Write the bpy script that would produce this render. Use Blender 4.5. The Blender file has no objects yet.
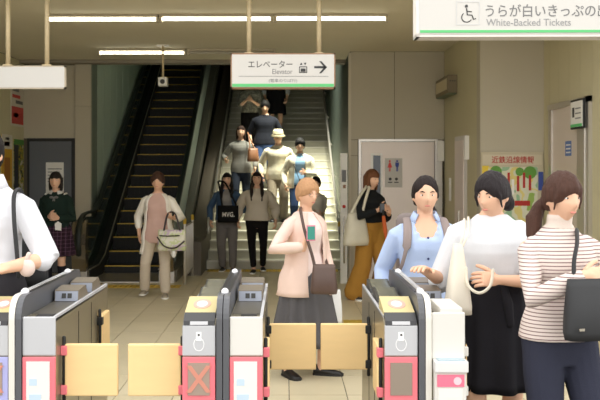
import bpy, bmesh, math, random
import numpy as np
from mathutils import Vector, Matrix, noise
random.seed(7)
rad = math.radians
scene = bpy.context.scene
C = scene.collection

# ------------------------------------------------------------------ camera
F, CX, CY, EYE = 900.0, 285.0, 170.0, 1.62      # focal length (px), vanishing point, eye height
cam_d = bpy.data.cameras.new('camera'); cam = bpy.data.objects.new('camera', cam_d); C.objects.link(cam)
cam_d.sensor_width = 36.0; cam_d.lens = F / 600 * 36
cam_d.shift_x = (300 - CX) / 600; cam_d.shift_y = -(200 - CY) / 600
cam_d.clip_end = 200
cam_d.dof.use_dof = True; cam_d.dof.focus_distance = 5.0; cam_d.dof.aperture_fstop = 9.0
cam.location = (0, 0, EYE); cam.rotation_euler = (rad(90), 0, 0)
scene.camera = cam

# ------------------------------------------------------------------ light
world = bpy.data.worlds.new('sky'); scene.world = world; world.use_nodes = True
bg = world.node_tree.nodes['Background']
bg.inputs['Color'].default_value = (1.0, 0.99, 0.97, 1); bg.inputs['Strength'].default_value = 1.15   # bright overcast daylight
vs = scene.view_settings
vs.view_transform = 'Standard'; vs.look = 'None'; vs.exposure = 1.0; vs.gamma = 1.0; vs.use_curve_mapping = False
def area_light(name, loc, rot, sx, sy, power, color, spread=180):
    d = bpy.data.lights.new(name, 'AREA'); d.shape = 'RECTANGLE'; d.size = sx; d.size_y = sy
    d.energy = power; d.color = color; d.spread = rad(spread)
    o = bpy.data.objects.new(name, d); C.objects.link(o); o.location = loc; o.rotation_euler = rot
    return o
# daylight entering through the skylight over the staircase
area_light('skylight_daylight', (0.62, 15.2, 6.85), (rad(17), 0, 0), 0.6, 1.2, 80, (1.0, 1.0, 0.84), 44)

# ------------------------------------------------------------------ helpers
def P(px, py, d):
    return Vector(((px - CX) / F * d, d, EYE - (py - CY) / F * d))
def lin(c):
    return tuple((x / 255 / 12.92) if x / 255 <= 0.04045 else ((x / 255 + 0.055) / 1.055) ** 2.4 for x in c)
MATS = {}
def mat(name, rgb, rough=0.6, metal=0.0, var=0.0, vscale=4.0, bump=0.0, bscale=60.0, emit=0.0, alpha=1.0, trans=0.0, stretch=(1, 1, 1), spec=0.5):
    """procedural principled material: base colour with noise variation and fine bump"""
    if name in MATS: return MATS[name]
    m = bpy.data.materials.new(name); m.use_nodes = True; MATS[name] = m
    nt = m.node_tree; b = nt.nodes['Principled BSDF']; col = lin(rgb) + (1,)
    b.inputs['Base Color'].default_value = col
    b.inputs['Roughness'].default_value = rough; b.inputs['Metallic'].default_value = metal
    b.inputs['Specular IOR Level'].default_value = spec
    b.inputs['Alpha'].default_value = alpha; b.inputs['Transmission Weight'].default_value = trans
    if emit:
        b.inputs['Emission Color'].default_value = col; b.inputs['Emission Strength'].default_value = emit
    tc = nt.nodes.new('ShaderNodeTexCoord'); mp = nt.nodes.new('ShaderNodeMapping')
    mp.inputs['Scale'].default_value = stretch; nt.links.new(tc.outputs['Object'], mp.inputs['Vector'])
    if var:
        n = nt.nodes.new('ShaderNodeTexNoise'); n.inputs['Scale'].default_value = vscale; n.inputs['Detail'].default_value = 4
        nt.links.new(mp.outputs[0], n.inputs['Vector'])
        r = nt.nodes.new('ShaderNodeMapRange'); r.inputs[3].default_value = 1 - var; r.inputs[4].default_value = 1 + var
        nt.links.new(n.outputs['Fac'], r.inputs[0])
        x = nt.nodes.new('ShaderNodeMix'); x.data_type = 'RGBA'; x.blend_type = 'MULTIPLY'; x.inputs[0].default_value = 1
        x.inputs[6].default_value = col; nt.links.new(r.outputs[0], x.inputs[7]); nt.links.new(x.outputs[2], b.inputs['Base Color'])
    if bump:
        n = nt.nodes.new('ShaderNodeTexNoise'); n.inputs['Scale'].default_value = bscale; n.inputs['Detail'].default_value = 3
        nt.links.new(mp.outputs[0], n.inputs['Vector'])
        bp = nt.nodes.new('ShaderNodeBump'); bp.inputs['Strength'].default_value = bump; bp.inputs['Distance'].default_value = 0.01
        nt.links.new(n.outputs['Fac'], bp.inputs['Height']); nt.links.new(bp.outputs[0], b.inputs['Normal'])
    return m
def fabric(name, rgb, rough=0.9, var=0.08, bump=0.25):
    return mat(name, rgb, rough, 0, var, 9, bump, 220, spec=0.2)
def striped(name, base, line, period, width, axis=2, check=None):
    """stripes across one axis of the object (and, if check, a second set across x: plaid)"""
    if name in MATS: return MATS[name]
    m = fabric(name, base); nt = m.node_tree; b = nt.nodes['Principled BSDF']
    tc = nt.nodes.new('ShaderNodeTexCoord'); sp = nt.nodes.new('ShaderNodeSeparateXYZ'); nt.links.new(tc.outputs['Object'], sp.inputs[0])
    def line_mask(ax, per, wid):
        a = nt.nodes.new('ShaderNodeMath'); a.operation = 'DIVIDE'; a.inputs[1].default_value = per; nt.links.new(sp.outputs[ax], a.inputs[0])
        f = nt.nodes.new('ShaderNodeMath'); f.operation = 'FRACT'; nt.links.new(a.outputs[0], f.inputs[0])
        c = nt.nodes.new('ShaderNodeMath'); c.operation = 'LESS_THAN'; c.inputs[1].default_value = wid; nt.links.new(f.outputs[0], c.inputs[0])
        return c.outputs[0]
    k = line_mask(axis, period, width)
    if check:
        k2 = line_mask(0, period, width); a = nt.nodes.new('ShaderNodeMath'); a.operation = 'ADD'
        nt.links.new(k, a.inputs[0]); nt.links.new(k2, a.inputs[1]); h = nt.nodes.new('ShaderNodeMath'); h.operation = 'MULTIPLY'; h.inputs[1].default_value = 0.5
        nt.links.new(a.outputs[0], h.inputs[0]); k = h.outputs[0]
    x = nt.nodes.new('ShaderNodeMix'); x.data_type = 'RGBA'; x.inputs[6].default_value = lin(base) + (1,); x.inputs[7].default_value = lin(line) + (1,)
    nt.links.new(k, x.inputs[0]); nt.links.new(x.outputs[2], b.inputs['Base Color'])
    return m
def blotches(name, cols, scale, rough=0.7):
    """flat print made of irregular colour patches"""
    if name in MATS: return MATS[name]
    m = bpy.data.materials.new(name); m.use_nodes = True; MATS[name] = m; nt = m.node_tree; b = nt.nodes['Principled BSDF']
    b.inputs['Roughness'].default_value = rough
    tc = nt.nodes.new('ShaderNodeTexCoord'); n = nt.nodes.new('ShaderNodeTexNoise'); n.inputs['Scale'].default_value = scale; n.inputs['Detail'].default_value = 2
    nt.links.new(tc.outputs['Object'], n.inputs['Vector'])
    r = nt.nodes.new('ShaderNodeValToRGB'); r.color_ramp.interpolation = 'CONSTANT'
    e = r.color_ramp.elements; k = len(cols)
    for i, c in enumerate(cols):
        t = 0 if i == 0 else 0.32 + 0.36 * i / k
        el = e[0] if i == 0 else (e[1] if i == 1 else e.new(t)); el.position = t; el.color = lin(c) + (1,)
    nt.links.new(n.outputs['Fac'], r.inputs[0]); nt.links.new(r.outputs[0], b.inputs['Base Color'])
    return m

class MB:
    """collects closed shapes for ONE mesh object"""
    def __init__(s): s.v = []; s.f = []
    def add(s, vs, fs):
        o = len(s.v); s.v += [tuple(p) for p in vs]; s.f += [tuple(i + o for i in f) for f in fs]; return s
    def box(s, x0, x1, y0, y1, z0, z1, bev=0.0):
        if not bev:
            vs = [(x, y, z) for z in (z0, z1) for y in (y0, y1) for x in (x0, x1)]
            return s.add(vs, [(0, 2, 3, 1), (4, 5, 7, 6), (0, 1, 5, 4), (2, 6, 7, 3), (0, 4, 6, 2), (1, 3, 7, 5)])
        bm = bmesh.new(); bmesh.ops.create_cube(bm, size=1)
        for q in bm.verts: q.co = Vector(((x0 + x1) / 2 + q.co.x * (x1 - x0), (y0 + y1) / 2 + q.co.y * (y1 - y0), (z0 + z1) / 2 + q.co.z * (z1 - z0)))
        bmesh.ops.bevel(bm, geom=bm.edges[:], offset=bev, segments=2, affect='EDGES', profile=0.5)
        bm.verts.index_update(); r = s.add([q.co for q in bm.verts], [[q.index for q in f.verts] for f in bm.faces]); bm.free(); return r
    def loft(s, rings, cap=True):
        n = len(rings[0]); vs = [p for r in rings for p in r]; fs = []
        for i in range(len(rings) - 1):
            for j in range(n): fs.append((i * n + j, i * n + (j + 1) % n, (i + 1) * n + (j + 1) % n, (i + 1) * n + j))
        if cap: fs += [tuple(reversed(range(n))), tuple((len(rings) - 1) * n + j for j in range(n))]
        return s.add(vs, fs)
    def tube(s, pts, r, n=10, dome=True):
        pts = [Vector(p) for p in pts]; k = len(pts)
        rr = list(r) if hasattr(r, '__len__') else [r] * k
        T = []
        for i in range(k):
            a = pts[max(i - 1, 0)]; b = pts[min(i + 1, k - 1)]; t = b - a
            T.append(t.normalized() if t.length > 1e-9 else Vector((0, 0, 1)))
        u = T[0].orthogonal().normalized(); rings = []
        def ring(c, t, q):
            nonlocal u
            u = (u - t * u.dot(t)); u = u.normalized() if u.length > 1e-6 else t.orthogonal().normalized(); w = t.cross(u)
            return [c + (u * math.cos(2 * math.pi * j / n) + w * math.sin(2 * math.pi * j / n)) * q for j in range(n)]
        if dome:
            rings.append(ring(pts[0] - T[0] * rr[0] * 0.8, T[0], rr[0] * 0.35)); rings.append(ring(pts[0] - T[0] * rr[0] * 0.5, T[0], rr[0] * 0.8))
        for i in range(k): rings.append(ring(pts[i], T[i], rr[i]))
        if dome:
            rings.append(ring(pts[-1] + T[-1] * rr[-1] * 0.5, T[-1], rr[-1] * 0.8)); rings.append(ring(pts[-1] + T[-1] * rr[-1] * 0.8, T[-1], rr[-1] * 0.35))
        return s.loft(rings)
    def ball(s, c, rx, ry, rz, nu=14, nv=9, R=None):
        c = Vector(c); rings = []
        for i in range(1, nv):
            a = math.pi * i / nv; r = []
            for j in range(nu):
                b = 2 * math.pi * j / nu; p = Vector((rx * math.sin(a) * math.cos(b), ry * math.sin(a) * math.sin(b), -rz * math.cos(a)))
                r.append(c + (R @ p if R else p))
            rings.append(r)
        return s.loft(rings)
    def prism(s, poly, axis, a0, a1):
        """polygon (u,v) extruded along axis 'x' (u=y,v=z), 'y' (u=x,v=z) or 'z' (u=x,v=y)"""
        f = {'x': lambda u, v, a: (a, u, v), 'y': lambda u, v, a: (u, a, v), 'z': lambda u, v, a: (u, v, a)}[axis]
        return s.loft([[f(u, v, a0) for u, v in poly], [f(u, v, a1) for u, v in poly]])
    def disc(s, c, r, h, axis='y', n=20):
        d = {'x': Vector((1, 0, 0)), 'y': Vector((0, 1, 0)), 'z': Vector((0, 0, 1))}[axis]; c = Vector(c)
        return s.tube([c, c + d * h], r, n, False)
    def mesh(s, name, fix=True):
        me = bpy.data.meshes.new(name); me.from_pydata(s.v, [], s.f)
        if fix:
            bm = bmesh.new(); bm.from_mesh(me); bmesh.ops.recalc_face_normals(bm, faces=bm.faces); bm.to_mesh(me); bm.free()
        return me
    def obj(s, name, m, parent=None, smooth=False, **props):
        return link(name, s.mesh(name), m, parent, smooth, **props)
def link(name, me, m, parent=None, smooth=False, label=None, category=None, group=None, kind=None):
    o = bpy.data.objects.new(name, me); C.objects.link(o)
    for q in (m if isinstance(m, (list, tuple)) else [m]):
        if q and me.materials.find(q.name) < 0: me.materials.append(q)
    if smooth: me.polygons.foreach_set('use_smooth', [True] * len(me.polygons))
    if parent: o.parent = parent
    tag(o, label, category, group, kind); return o
def tag(o, label=None, category=None, group=None, kind=None):
    for k, q in (('label', label), ('category', category), ('group', group), ('kind', kind)):
        if q: o[k] = q
    return o
def thing(name, label, category, loc=(0, 0, 0), rz=0.0, group=None, kind=None):
    o = bpy.data.objects.new(name, None); C.objects.link(o); o.empty_display_size = 0.1
    o.location = loc; o.rotation_euler = (0, 0, rz); return tag(o, label, category, group, kind)
def Bx(name, m, parent, x0, x1, y0, y1, z0, z1, bev=0.0, **k):
    return MB().box(x0, x1, y0, y1, z0, z1, bev).obj(name, m, parent, **k)

PENDING_TEXT = []
def text(body, m, parent, loc, size_w=None, size_h=None, rot=(rad(90), 0, 0), bold=0.0, name='lettering', depth=0.001, shear=0.0):
    """one line of lettering as a mesh, centred on loc, scaled to a width and/or height"""
    cu = bpy.data.curves.new(name, 'FONT'); cu.body = body; cu.size = 1; cu.offset = bold; cu.extrude = 0.01; cu.shear = shear
    cu.resolution_u = 3
    o = bpy.data.objects.new(name + '_src', cu); C.objects.link(o)
    me = bpy.data.meshes.new(name); q = link(name, me, None, parent); q.location = loc; q.rotation_euler = rot
    PENDING_TEXT.append((o, q, m, size_w, size_h, depth)); return q
def bake_text():
    dg = bpy.context.evaluated_depsgraph_get()
    for o, q, m, w, h, dep in PENDING_TEXT:
        me = bpy.data.meshes.new_from_object(o.evaluated_get(dg)); me.name = q.name
        n = len(me.vertices); a = np.empty(n * 3); me.vertices.foreach_get('co', a); a = a.reshape(-1, 3)
        lo, hi = a.min(0), a.max(0); a -= (lo + hi) / 2; ex = hi - lo
        sx = (w / ex[0]) if w else None; sy = (h / ex[1]) if h else None
        sx = sx or sy; sy = sy or sx
        a *= np.array([sx, sy, dep / max(ex[2], 1e-6)]); me.vertices.foreach_set('co', a.ravel()); me.update()
        me.materials.clear(); me.materials.append(m); q.data = me
        cu = o.data; bpy.data.objects.remove(o); bpy.data.curves.remove(cu)

PENDING_MESH = []
def remesh_obj(mb, name, m, parent, voxel, smooth=3, fold=0.0, fscale=(7, 7, 3), extra=None, **props):
    """union of overlapping closed shapes as one continuous smooth surface (baked at the end)"""
    o = link(name, mb.mesh(name), m, parent, True, **props)
    r = o.modifiers.new('r', 'REMESH'); r.mode = 'VOXEL'; r.voxel_size = voxel
    if smooth:
        q = o.modifiers.new('s', 'SMOOTH'); q.factor = 0.5; q.iterations = smooth
    PENDING_MESH.append((o, m, fold, fscale, extra)); return o
def bake_meshes():
    dg = bpy.context.evaluated_depsgraph_get()
    for o, m, fold, fs, extra in PENDING_MESH:
        me = bpy.data.meshes.new_from_object(o.evaluated_get(dg)); old = o.data; o.modifiers.clear(); o.data = me; bpy.data.meshes.remove(old)
        me.name = o.name
        if fold:
            n = len(me.vertices); co = np.empty(n * 3); me.vertices.foreach_get('co', co); co = co.reshape(-1, 3)
            no = np.empty(n * 3); me.vertex_normals.foreach_get('vector', no); no = no.reshape(-1, 3)
            sd = random.random() * 50
            d = np.array([noise.noise(Vector((p[0] * fs[0] + sd, p[1] * fs[1], p[2] * fs[2] + p[0] * 2.5))) + 0.5 * noise.noise(Vector((p[0] * fs[0] * 2.3 + sd, p[1] * fs[1] * 2.3, p[2] * fs[2] * 2 - p[0] * 6))) for p in co])
            co += no * (d * fold)[:, None]; me.vertices.foreach_set('co', co.ravel())
        if extra is not None and extra.f:
            bm = bmesh.new(); bm.from_mesh(me); x = extra.mesh('x'); bm.from_mesh(x); bm.to_mesh(me); bm.free(); bpy.data.meshes.remove(x)
        me.polygons.foreach_set('use_smooth', [True] * len(me.polygons)); me.update()
        me.materials.clear(); me.materials.append(m)
# ------------------------------------------------------------------ materials of the place
M_tile = mat('floor_tile_stone', (212, 199, 166), 0.42, 0, 0.10, 3.0, 0.05, 40)
M_tile2 = mat('floor_tile_stone_pale', (216, 203, 171), 0.42, 0, 0.10, 3.0, 0.05, 40)
M_grout = mat('floor_grout', (92, 86, 74), 0.9)
M_pave = mat('pavement_concrete', (150, 146, 136), 0.85, 0, 0.1, 2)
M_ceil = mat('ceiling_board', (224, 217, 194), 0.9, 0, 0.06, 1.2)
M_wall = mat('beige_wall_panel', (188, 180, 160), 0.75, 0, 0.06, 1.5)
M_wallL = mat('cream_wall_board', (200, 192, 158), 0.7, 0, 0.05, 1.5)
M_joint = mat('panel_joint', (96, 88, 74), 0.9)
M_conc = mat('grey_concrete', (150, 142, 128), 0.85, 0, 0.1, 1.5)
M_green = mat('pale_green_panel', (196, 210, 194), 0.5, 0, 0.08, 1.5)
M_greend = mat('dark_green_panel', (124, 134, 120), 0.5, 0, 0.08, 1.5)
M_shaft = mat('stairwell_wall', (176, 174, 160), 0.85, 0, 0.1, 1)
M_steel = mat('brushed_steel', (205, 200, 192), 0.34, 0.85, 0.05, 2, 0.06, 30, stretch=(20, 20, 1))
M_steelp = mat('satin_steel_panel', (226, 214, 205), 0.45, 0.35, 0.06, 2, stretch=(1, 1, 0.3))
M_chrome = mat('chrome', (210, 205, 195), 0.18, 1.0)
M_black = mat('black_rubber', (36, 42, 39), 0.4)
M_dark = mat('dark_metal', (34, 34, 33), 0.5, 0.2)
M_yellow = mat('yellow_tactile', (205, 170, 60), 0.6, 0, 0.1, 5)
M_paintgrey = mat('grey_painted_metal', (96, 100, 106), 0.55, 0, 0.04, 2)
M_white = mat('white_enamel', (238, 236, 230), 0.4)
M_paper = mat('white_paper', (232, 230, 224), 0.8)
M_green_line = mat('sign_green', (95, 195, 120), 0.5)
M_ink = mat('sign_dark_ink', (62, 62, 62), 0.6)
M_inkg = mat('sign_grey_ink', (120, 120, 120), 0.6)
M_red = mat('sign_red_ink', (178, 44, 36), 0.6)
M_brown = mat('sign_brown_frame', (150, 112, 82), 0.5)
M_rust = mat('rusty_cream_paint', (206, 188, 150), 0.6, 0, 0.22, 30)
def S(name, m, x0, x1, y0, y1, z0, z1, parent=None):
    return Bx(name, m, parent, x0, x1, y0, y1, z0, z1, **({} if parent else {'kind': 'structure'}))

CEIL = 3.33; YB = 14.2; XL = -4.13; XG = -3.06; XT0, XT1, YT = 0.94, 2.30, 13.0; XE, YP = 3.06, 10.6
# ------------------------------------------------------------------ floor with tiles laid one by one
floor = S('floor', M_grout, -9, 9, 0.5, 28.5, -0.2, -0.008)
S('floor_pavement', M_pave, -25, 25, -25, 0.5, -0.25, -0.01)
TW, TD, X0T, Y0T = 0.415, 0.62, 0.03, 6.48
cells = []
for i in range(-11, 8):
    for j in range(-3, 14):
        x = X0T + i * TW; y = Y0T + j * TD
        if x < XL - 0.1 or x > XE + 0.2 or y + TD > 14.75: continue
        vis = (y + TD / 2) > 6.0 and -3.4 < x < 2.1
        cells.append((0 if vis else 1, x, y))
tile_me = []
for m in (M_tile, M_tile2):
    me = MB().box(0.003, TW - 0.003, 0.003, TD - 0.003, -0.008, 0.0).mesh('tile'); me.materials.append(m); tile_me.append(me)
rest = MB(); n = 0
for late, x, y in sorted(cells):
    if not late and n < 290:
        o = bpy.data.objects.new('tile', random.choice(tile_me)); C.objects.link(o); o.location = (x, y, random.uniform(-0.0006, 0.0003)); o.parent = floor; n += 1
    else: rest.box(x + 0.003, x + TW - 0.003, y + 0.003, y + TD - 0.003, -0.008, 0.0)
rest.obj('tile_field', M_tile, floor, kind='stuff')
# raised yellow guide tiles
def tactile(x, y, w, d, bars):
    q = MB().box(x + 0.004, x + w - 0.004, y + 0.004, y + d - 0.004, 0.0, 0.005)
    if bars:
        for k in range(4): q.box(x + 0.03 + k * 0.07, x + 0.06 + k * 0.07, y + 0.02, y + d - 0.02, 0.005, 0.010)
    else:
        for a in range(4):
            for b in range(4): q.box(x + 0.03 + a * 0.07, x + 0.055 + a * 0.07, y + 0.03 + b * 0.07, y + 0.055 + b * 0.07, 0.005, 0.010)
    return q.obj('tactile_tile', M_yellow, floor)
for k in range(5): tactile(-2.95 + 0.3 * k, 12.35, 0.3, 0.3, False)
for k in range(7): tactile(-1.25 + 0.3 * k, 14.33, 0.3, 0.3, False)
for k in range(5): tactile(0.62 + 0.3 * k, 9.4, 0.3, 0.3, True)

# ------------------------------------------------------------------ ceiling, walls
ceil = S('ceiling', M_ceil, XL - 0.2, 4.6, 7.9, YB, CEIL, CEIL + 0.35)
S('ceiling_beam', M_conc, -5.5, 5.5, 4.12, 4.28, CEIL, CEIL + 0.25)
S('ceiling_beam', M_conc, XL - 0.1, XT0, YB - 0.25, YB + 0.001, CEIL - 0.05, CEIL + 0.3)
wl = S('wall_left', M_joint, XL - 0.2, XL, 5.2, YB + 0.2, 0, CEIL)
for k in range(7):
    y = YB - 0.34 * (k + 1); S('wall_board', M_wallL, XL, XL + 0.012, y + 0.004, y + 0.336, 0.0, CEIL - 0.01, wl)
wb = S('wall_back', M_joint, XL - 0.2, XG, YB, YB + 0.25, 0, CEIL)
S('wall_panel', M_wall, XL + 0.01, -3.31, YB - 0.012, YB, 2.12, CEIL - 0.06, wb)
S('wall_pillar', M_wall, -3.30, XG + 0.005, YB - 0.05, YB + 0.02, 0.0, 2.62, wb)
S('wall_pillar', M_wall, -3.30, XG + 0.005, YB - 0.05, YB + 0.02, 2.625, CEIL - 0.05, wb)
# grey service door in the back wall
d1 = thing('door_1', 'grey painted steel service door in the back wall behind the schoolgirl', 'door', (0, 0, 0), kind='structure')
Bx('frame', M_dark, d1, -4.06, -3.31, YB - 0.03, YB - 0.001, 0, 2.12)
Bx('leaf', M_paintgrey, d1, -4.02, -3.36, YB - 0.045, YB - 0.03, 0.01, 2.07, 0.003)
MB().tube([(-3.43, YB - 0.09, 0.98), (-3.43, YB - 0.09, 1.10)], 0.012, 8).obj('handle', M_steel, d1)
nt_ = thing('paper_notice', 'white paper sheet taped on the grey service door', 'notice', (-3.62, YB - 0.047, 1.48))
Bx('sheet', M_paper, nt_, -0.14, 0.14, -0.002, 0, -0.26, 0.26)
for k in range(5): Bx('text_line', M_inkg, nt_, -0.11, 0.11 - 0.03 * (k % 2), -0.003, -0.002, 0.15 - k * 0.05, 0.165 - k * 0.05)
# stairwell shaft
wg = S('wall_escalator_left', M_joint, XG - 0.2, XG, YB + 0.2, 28, 0, 7.2)
xs = [YB, 14.62, 15.1, 15.7, 16.3, 16.9, 17.5, 18.1, 18.7, 19.3, 19.9, 20.5, 21.1, 21.7, 22.3, 22.9, 23.5, 24.1]
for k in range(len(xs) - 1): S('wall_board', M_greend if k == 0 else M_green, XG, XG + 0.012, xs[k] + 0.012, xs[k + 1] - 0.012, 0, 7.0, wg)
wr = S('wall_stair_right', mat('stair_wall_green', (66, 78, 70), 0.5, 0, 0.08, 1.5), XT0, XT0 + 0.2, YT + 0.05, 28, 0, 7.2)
S('wall_stair_front', M_shaft, XG - 0.2, XT0 + 0.2, YB - 0.001, YB + 0.2, CEIL + 0.3, 7.2)
S('wall_stair_end', M_shaft, XG - 0.2, XT0 + 0.2, 28, 28.2, 0, 7.2)
S('ceiling_stairwell', M_shaft, XG - 0.2, XT0 + 0.2, YB - 0.1, 28.2, 7.2, 7.4)
S('floor_upper_landing', M_conc, -1.3, XT0, 24.6, 28, 4.4, 4.62); S('floor_upper_landing', M_conc, XG, -1.3, 21.9, 28, 4.4, 4.62)

# toilet block: front wall, side wall
wt = S('wall_toilet', M_joint, XT0, XT1 + 0.2, YT, YT + 0.15, 0, CEIL)
xw = (XT0 + 0.01, 1.58, XT1)
for a, b in zip(xw, xw[1:]): S('wall_panel', M_wall, a + 0.004, b - 0.004, YT - 0.012, YT, 2.06, CEIL - 0.005, wt)
S('wall_panel', M_wall, XT0 + 0.01, 1.05, YT - 0.012, YT, 1.83, 2.052, wt); S('wall_panel', M_wall, XT0 + 0.01, 1.05, YT - 0.012, YT, 0.0, 1.825, wt)
S('trim_1', mat('cream_corner_trim', (205, 196, 178), 0.6), XT0 - 0.025, XT0 + 0.012, YT - 0.03, YT + 0.02, 0, CEIL - 0.02)
ws = S('wall_side', M_wallL, XT1, XT1 + 0.2, YP + 0.2, YT, 0, CEIL)
wp = S('wall_poster', M_wall, XT1 + 0.0, XE + 0.2, YP, YP + 0.2, 0, CEIL)
wr2 = S('wall_right', M_joint, XE, XE + 0.2, 6.4, YP, 0, CEIL)
ye = [YP, 10.36, 10.02, 9.66, 9.3, 8.93, 8.5, 8.1, 7.7]
for a, b in zip(ye, ye[1:]):
    z0 = 2.36 if 8.9 < (a + b) / 2 < 10.33 else 0
    S('wall_board', M_wallL, XE - 0.012, XE, b + 0.004, a - 0.004, z0, CEIL - 0.005, wr2)
# toilet entrance: steel frame and panel door
d2 = thing('door_2', 'wide brushed steel toilet partition door with small dark window', 'door', (0, 0, 0), kind='structure')
fx0, fx1, ztop = 1.06, 2.20, 2.03
Bx('jamb', M_steel, d2, fx0, fx0 + 0.035, YT - 0.05, YT, 0, ztop); Bx('jamb', M_steel, d2, fx1 - 0.045, fx1 + 0.06, YT - 0.07, YT, 0, ztop + 0.02)
Bx('lintel', M_steel, d2, fx0, fx1, YT - 0.05, YT, ztop, ztop + 0.035)
lf = Bx('leaf', M_steelp, d2, fx0 + 0.04, fx1 - 0.05, YT - 0.03, YT - 0.005, 0.02, ztop - 0.005)
Bx('window_frame', M_white, lf, 1.235, 1.405, YT - 0.038, YT - 0.03, 1.2, 1.86); Bx('window_pane', mat('dark_glass', (70, 78, 88), 0.15), lf, 1.27, 1.375, YT - 0.042, YT - 0.038, 1.24, 1.83)
Bx('hinge_plate', M_white, d2, 2.19, 2.29, YT - 0.075, YT - 0.06, 1.75, 2.04, 0.004)
ts = thing('toilet_sign', 'grey plate with red and blue restroom figures on the steel partition', 'sign', (1.565, YT - 0.031, 1.59))
Bx('plate', mat('sign_plate_grey', (196, 192, 184), 0.5), ts, -0.125, 0.125, -0.006, 0, -0.22, 0.2)
def figure(par, m, x, z, h, skirt, d=0.004):
    q = MB(); y0, y1 = -0.006 - d, -0.006
    q.disc((x, y1, z + h * 0.42), h * 0.09, -d, 'y', 14)
    if skirt:
        q.prism([(x - h * .06, z + h * .3), (x + h * .06, z + h * .3), (x + h * .2, z - h * .15), (x - h * .2, z - h * .15)], 'y', y0, y1)
        q.box(x - h * .07, x - h * .015, y0, y1, z - h * .5, z - h * .14); q.box(x + h * .015, x + h * .07, y0, y1, z - h * .5, z - h * .14)
    else:
        q.prism([(x - h * .17, z + h * .3), (x + h * .17, z + h * .3), (x + h * .15, z - h * .05), (x + h * .08, z - h * .1), (x - h * .08, z - h * .1), (x - h * .15, z - h * .05)], 'y', y0, y1)
        q.box(x - h * .085, x - h * .012, y0, y1, z - h * .5, z - h * .09); q.box(x + h * .012, x + h * .085, y0, y1, z - h * .5, z - h * .09)
    q.obj('pictogram', m, par)
figure(ts, mat('sign_woman_red', (214, 60, 52), 0.5), -0.055, 0.09, 0.16, True); figure(ts, mat('sign_man_blue', (52, 70, 150), 0.5), 0.05, 0.09, 0.16, False)
for x in (-0.05, 0.04): MB().disc((x, -0.006, -0.1), 0.022, -0.003).obj('pictogram', M_ink, ts); 
for x in (-0.05, 0.04): Bx('pictogram', M_ink, ts, x - 0.03, x + 0.03, -0.009, -0.006, -0.155, -0.14)
# narrow steel door in the side wall
d3 = thing('door_3', 'narrow brushed steel door in the side wall beside the poster board', 'door', (0, 0, 0), kind='structure')
Bx('frame', M_steel, d3, XT1 - 0.03, XT1, 11.36, 12.04, 0, 2.06); Bx('leaf', M_steelp, d3, XT1 - 0.042, XT1 - 0.03, 11.42, 11.98, 0.01, 2.0)
Bx('hinge_plate', M_white, d3, XT1 - 0.05, XT1 - 0.0, 11.24, 11.33, 1.75, 2.05)
MB().tube([(XT1 - 0.08, 11.48, 0.95), (XT1 - 0.08, 11.48, 1.1)], 0.012, 8).obj('handle', M_chrome, d3)
sp_ = thing('switch_plate', 'small pale wall plate between the steel door and toilet partition', 'switch', (XT1 - 0.001, 12.5, 1.35))
Bx('plate', M_white, sp_, -0.012, 0, -0.06, 0.06, -0.16, 0.16, 0.003); Bx('rocker', M_paper, sp_, -0.018, -0.012, -0.025, 0.025, -0.05, 0.05)
# elevator entrance in the right wall
d4 = thing('door_4', 'stainless steel elevator entrance in the cream boarded right wall', 'elevator door', (0, 0, 0), kind='structure')
Bx('jamb', M_steel, d4, XE - 0.04, XE, 10.22, 10.33, 0, 2.36); Bx('jamb', M_steel, d4, XE - 0.05, XE, 8.93, 9.03, 0, 2.36); Bx('lintel', M_steel, d4, XE - 0.05, XE, 8.93, 10.33, 2.30, 2.36)
Bx('door_panel', M_steelp, d4, XE - 0.02, XE - 0.002, 9.72, 10.22, 0, 2.3); Bx('door_panel', M_steelp, d4, XE - 0.03, XE - 0.012, 9.25, 9.73, 0, 2.3)
Bx('side_column', M_steel, d4, XE - 0.06, XE - 0.005, 9.03, 9.25, 0, 2.3)
es = thing('elevator_notice', 'small white framed notice with green edge over the elevator entrance', 'sign', (XE - 0.075, 9.17, 2.19))
Bx('frame', M_dark, es, -0.012, 0.01, -0.2, 0.2, -0.15, 0.15); Bx('panel', M_paper, es, -0.018, -0.012, -0.18, 0.18, -0.13, 0.13); Bx('green_stripe', M_green_line, es, -0.020, -0.018, -0.18, 0.18, -0.13, -0.10)
Bx('pictogram', M_ink, es, -0.020, -0.018, 0.06, 0.12, -0.03, 0.07)
for k in range(3): Bx('text_line', M_inkg, es, -0.020, -0.018, -0.14, 0.03, 0.05 - k * 0.05, 0.062 - k * 0.05)
eb = thing('blue_notice', 'small blue notice stuck on the elevator door', 'notice', (XE - 0.031, 9.62, 1.85))
Bx('sheet', mat('notice_blue', (92, 120, 180), 0.6), eb, -0.003, 0, -0.1, 0.1, -0.08, 0.08)
for k in range(3): Bx('text_line', M_paper, eb, -0.004, -0.003, -0.08, 0.07, 0.03 - k * 0.04, 0.045 - k * 0.04)
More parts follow.
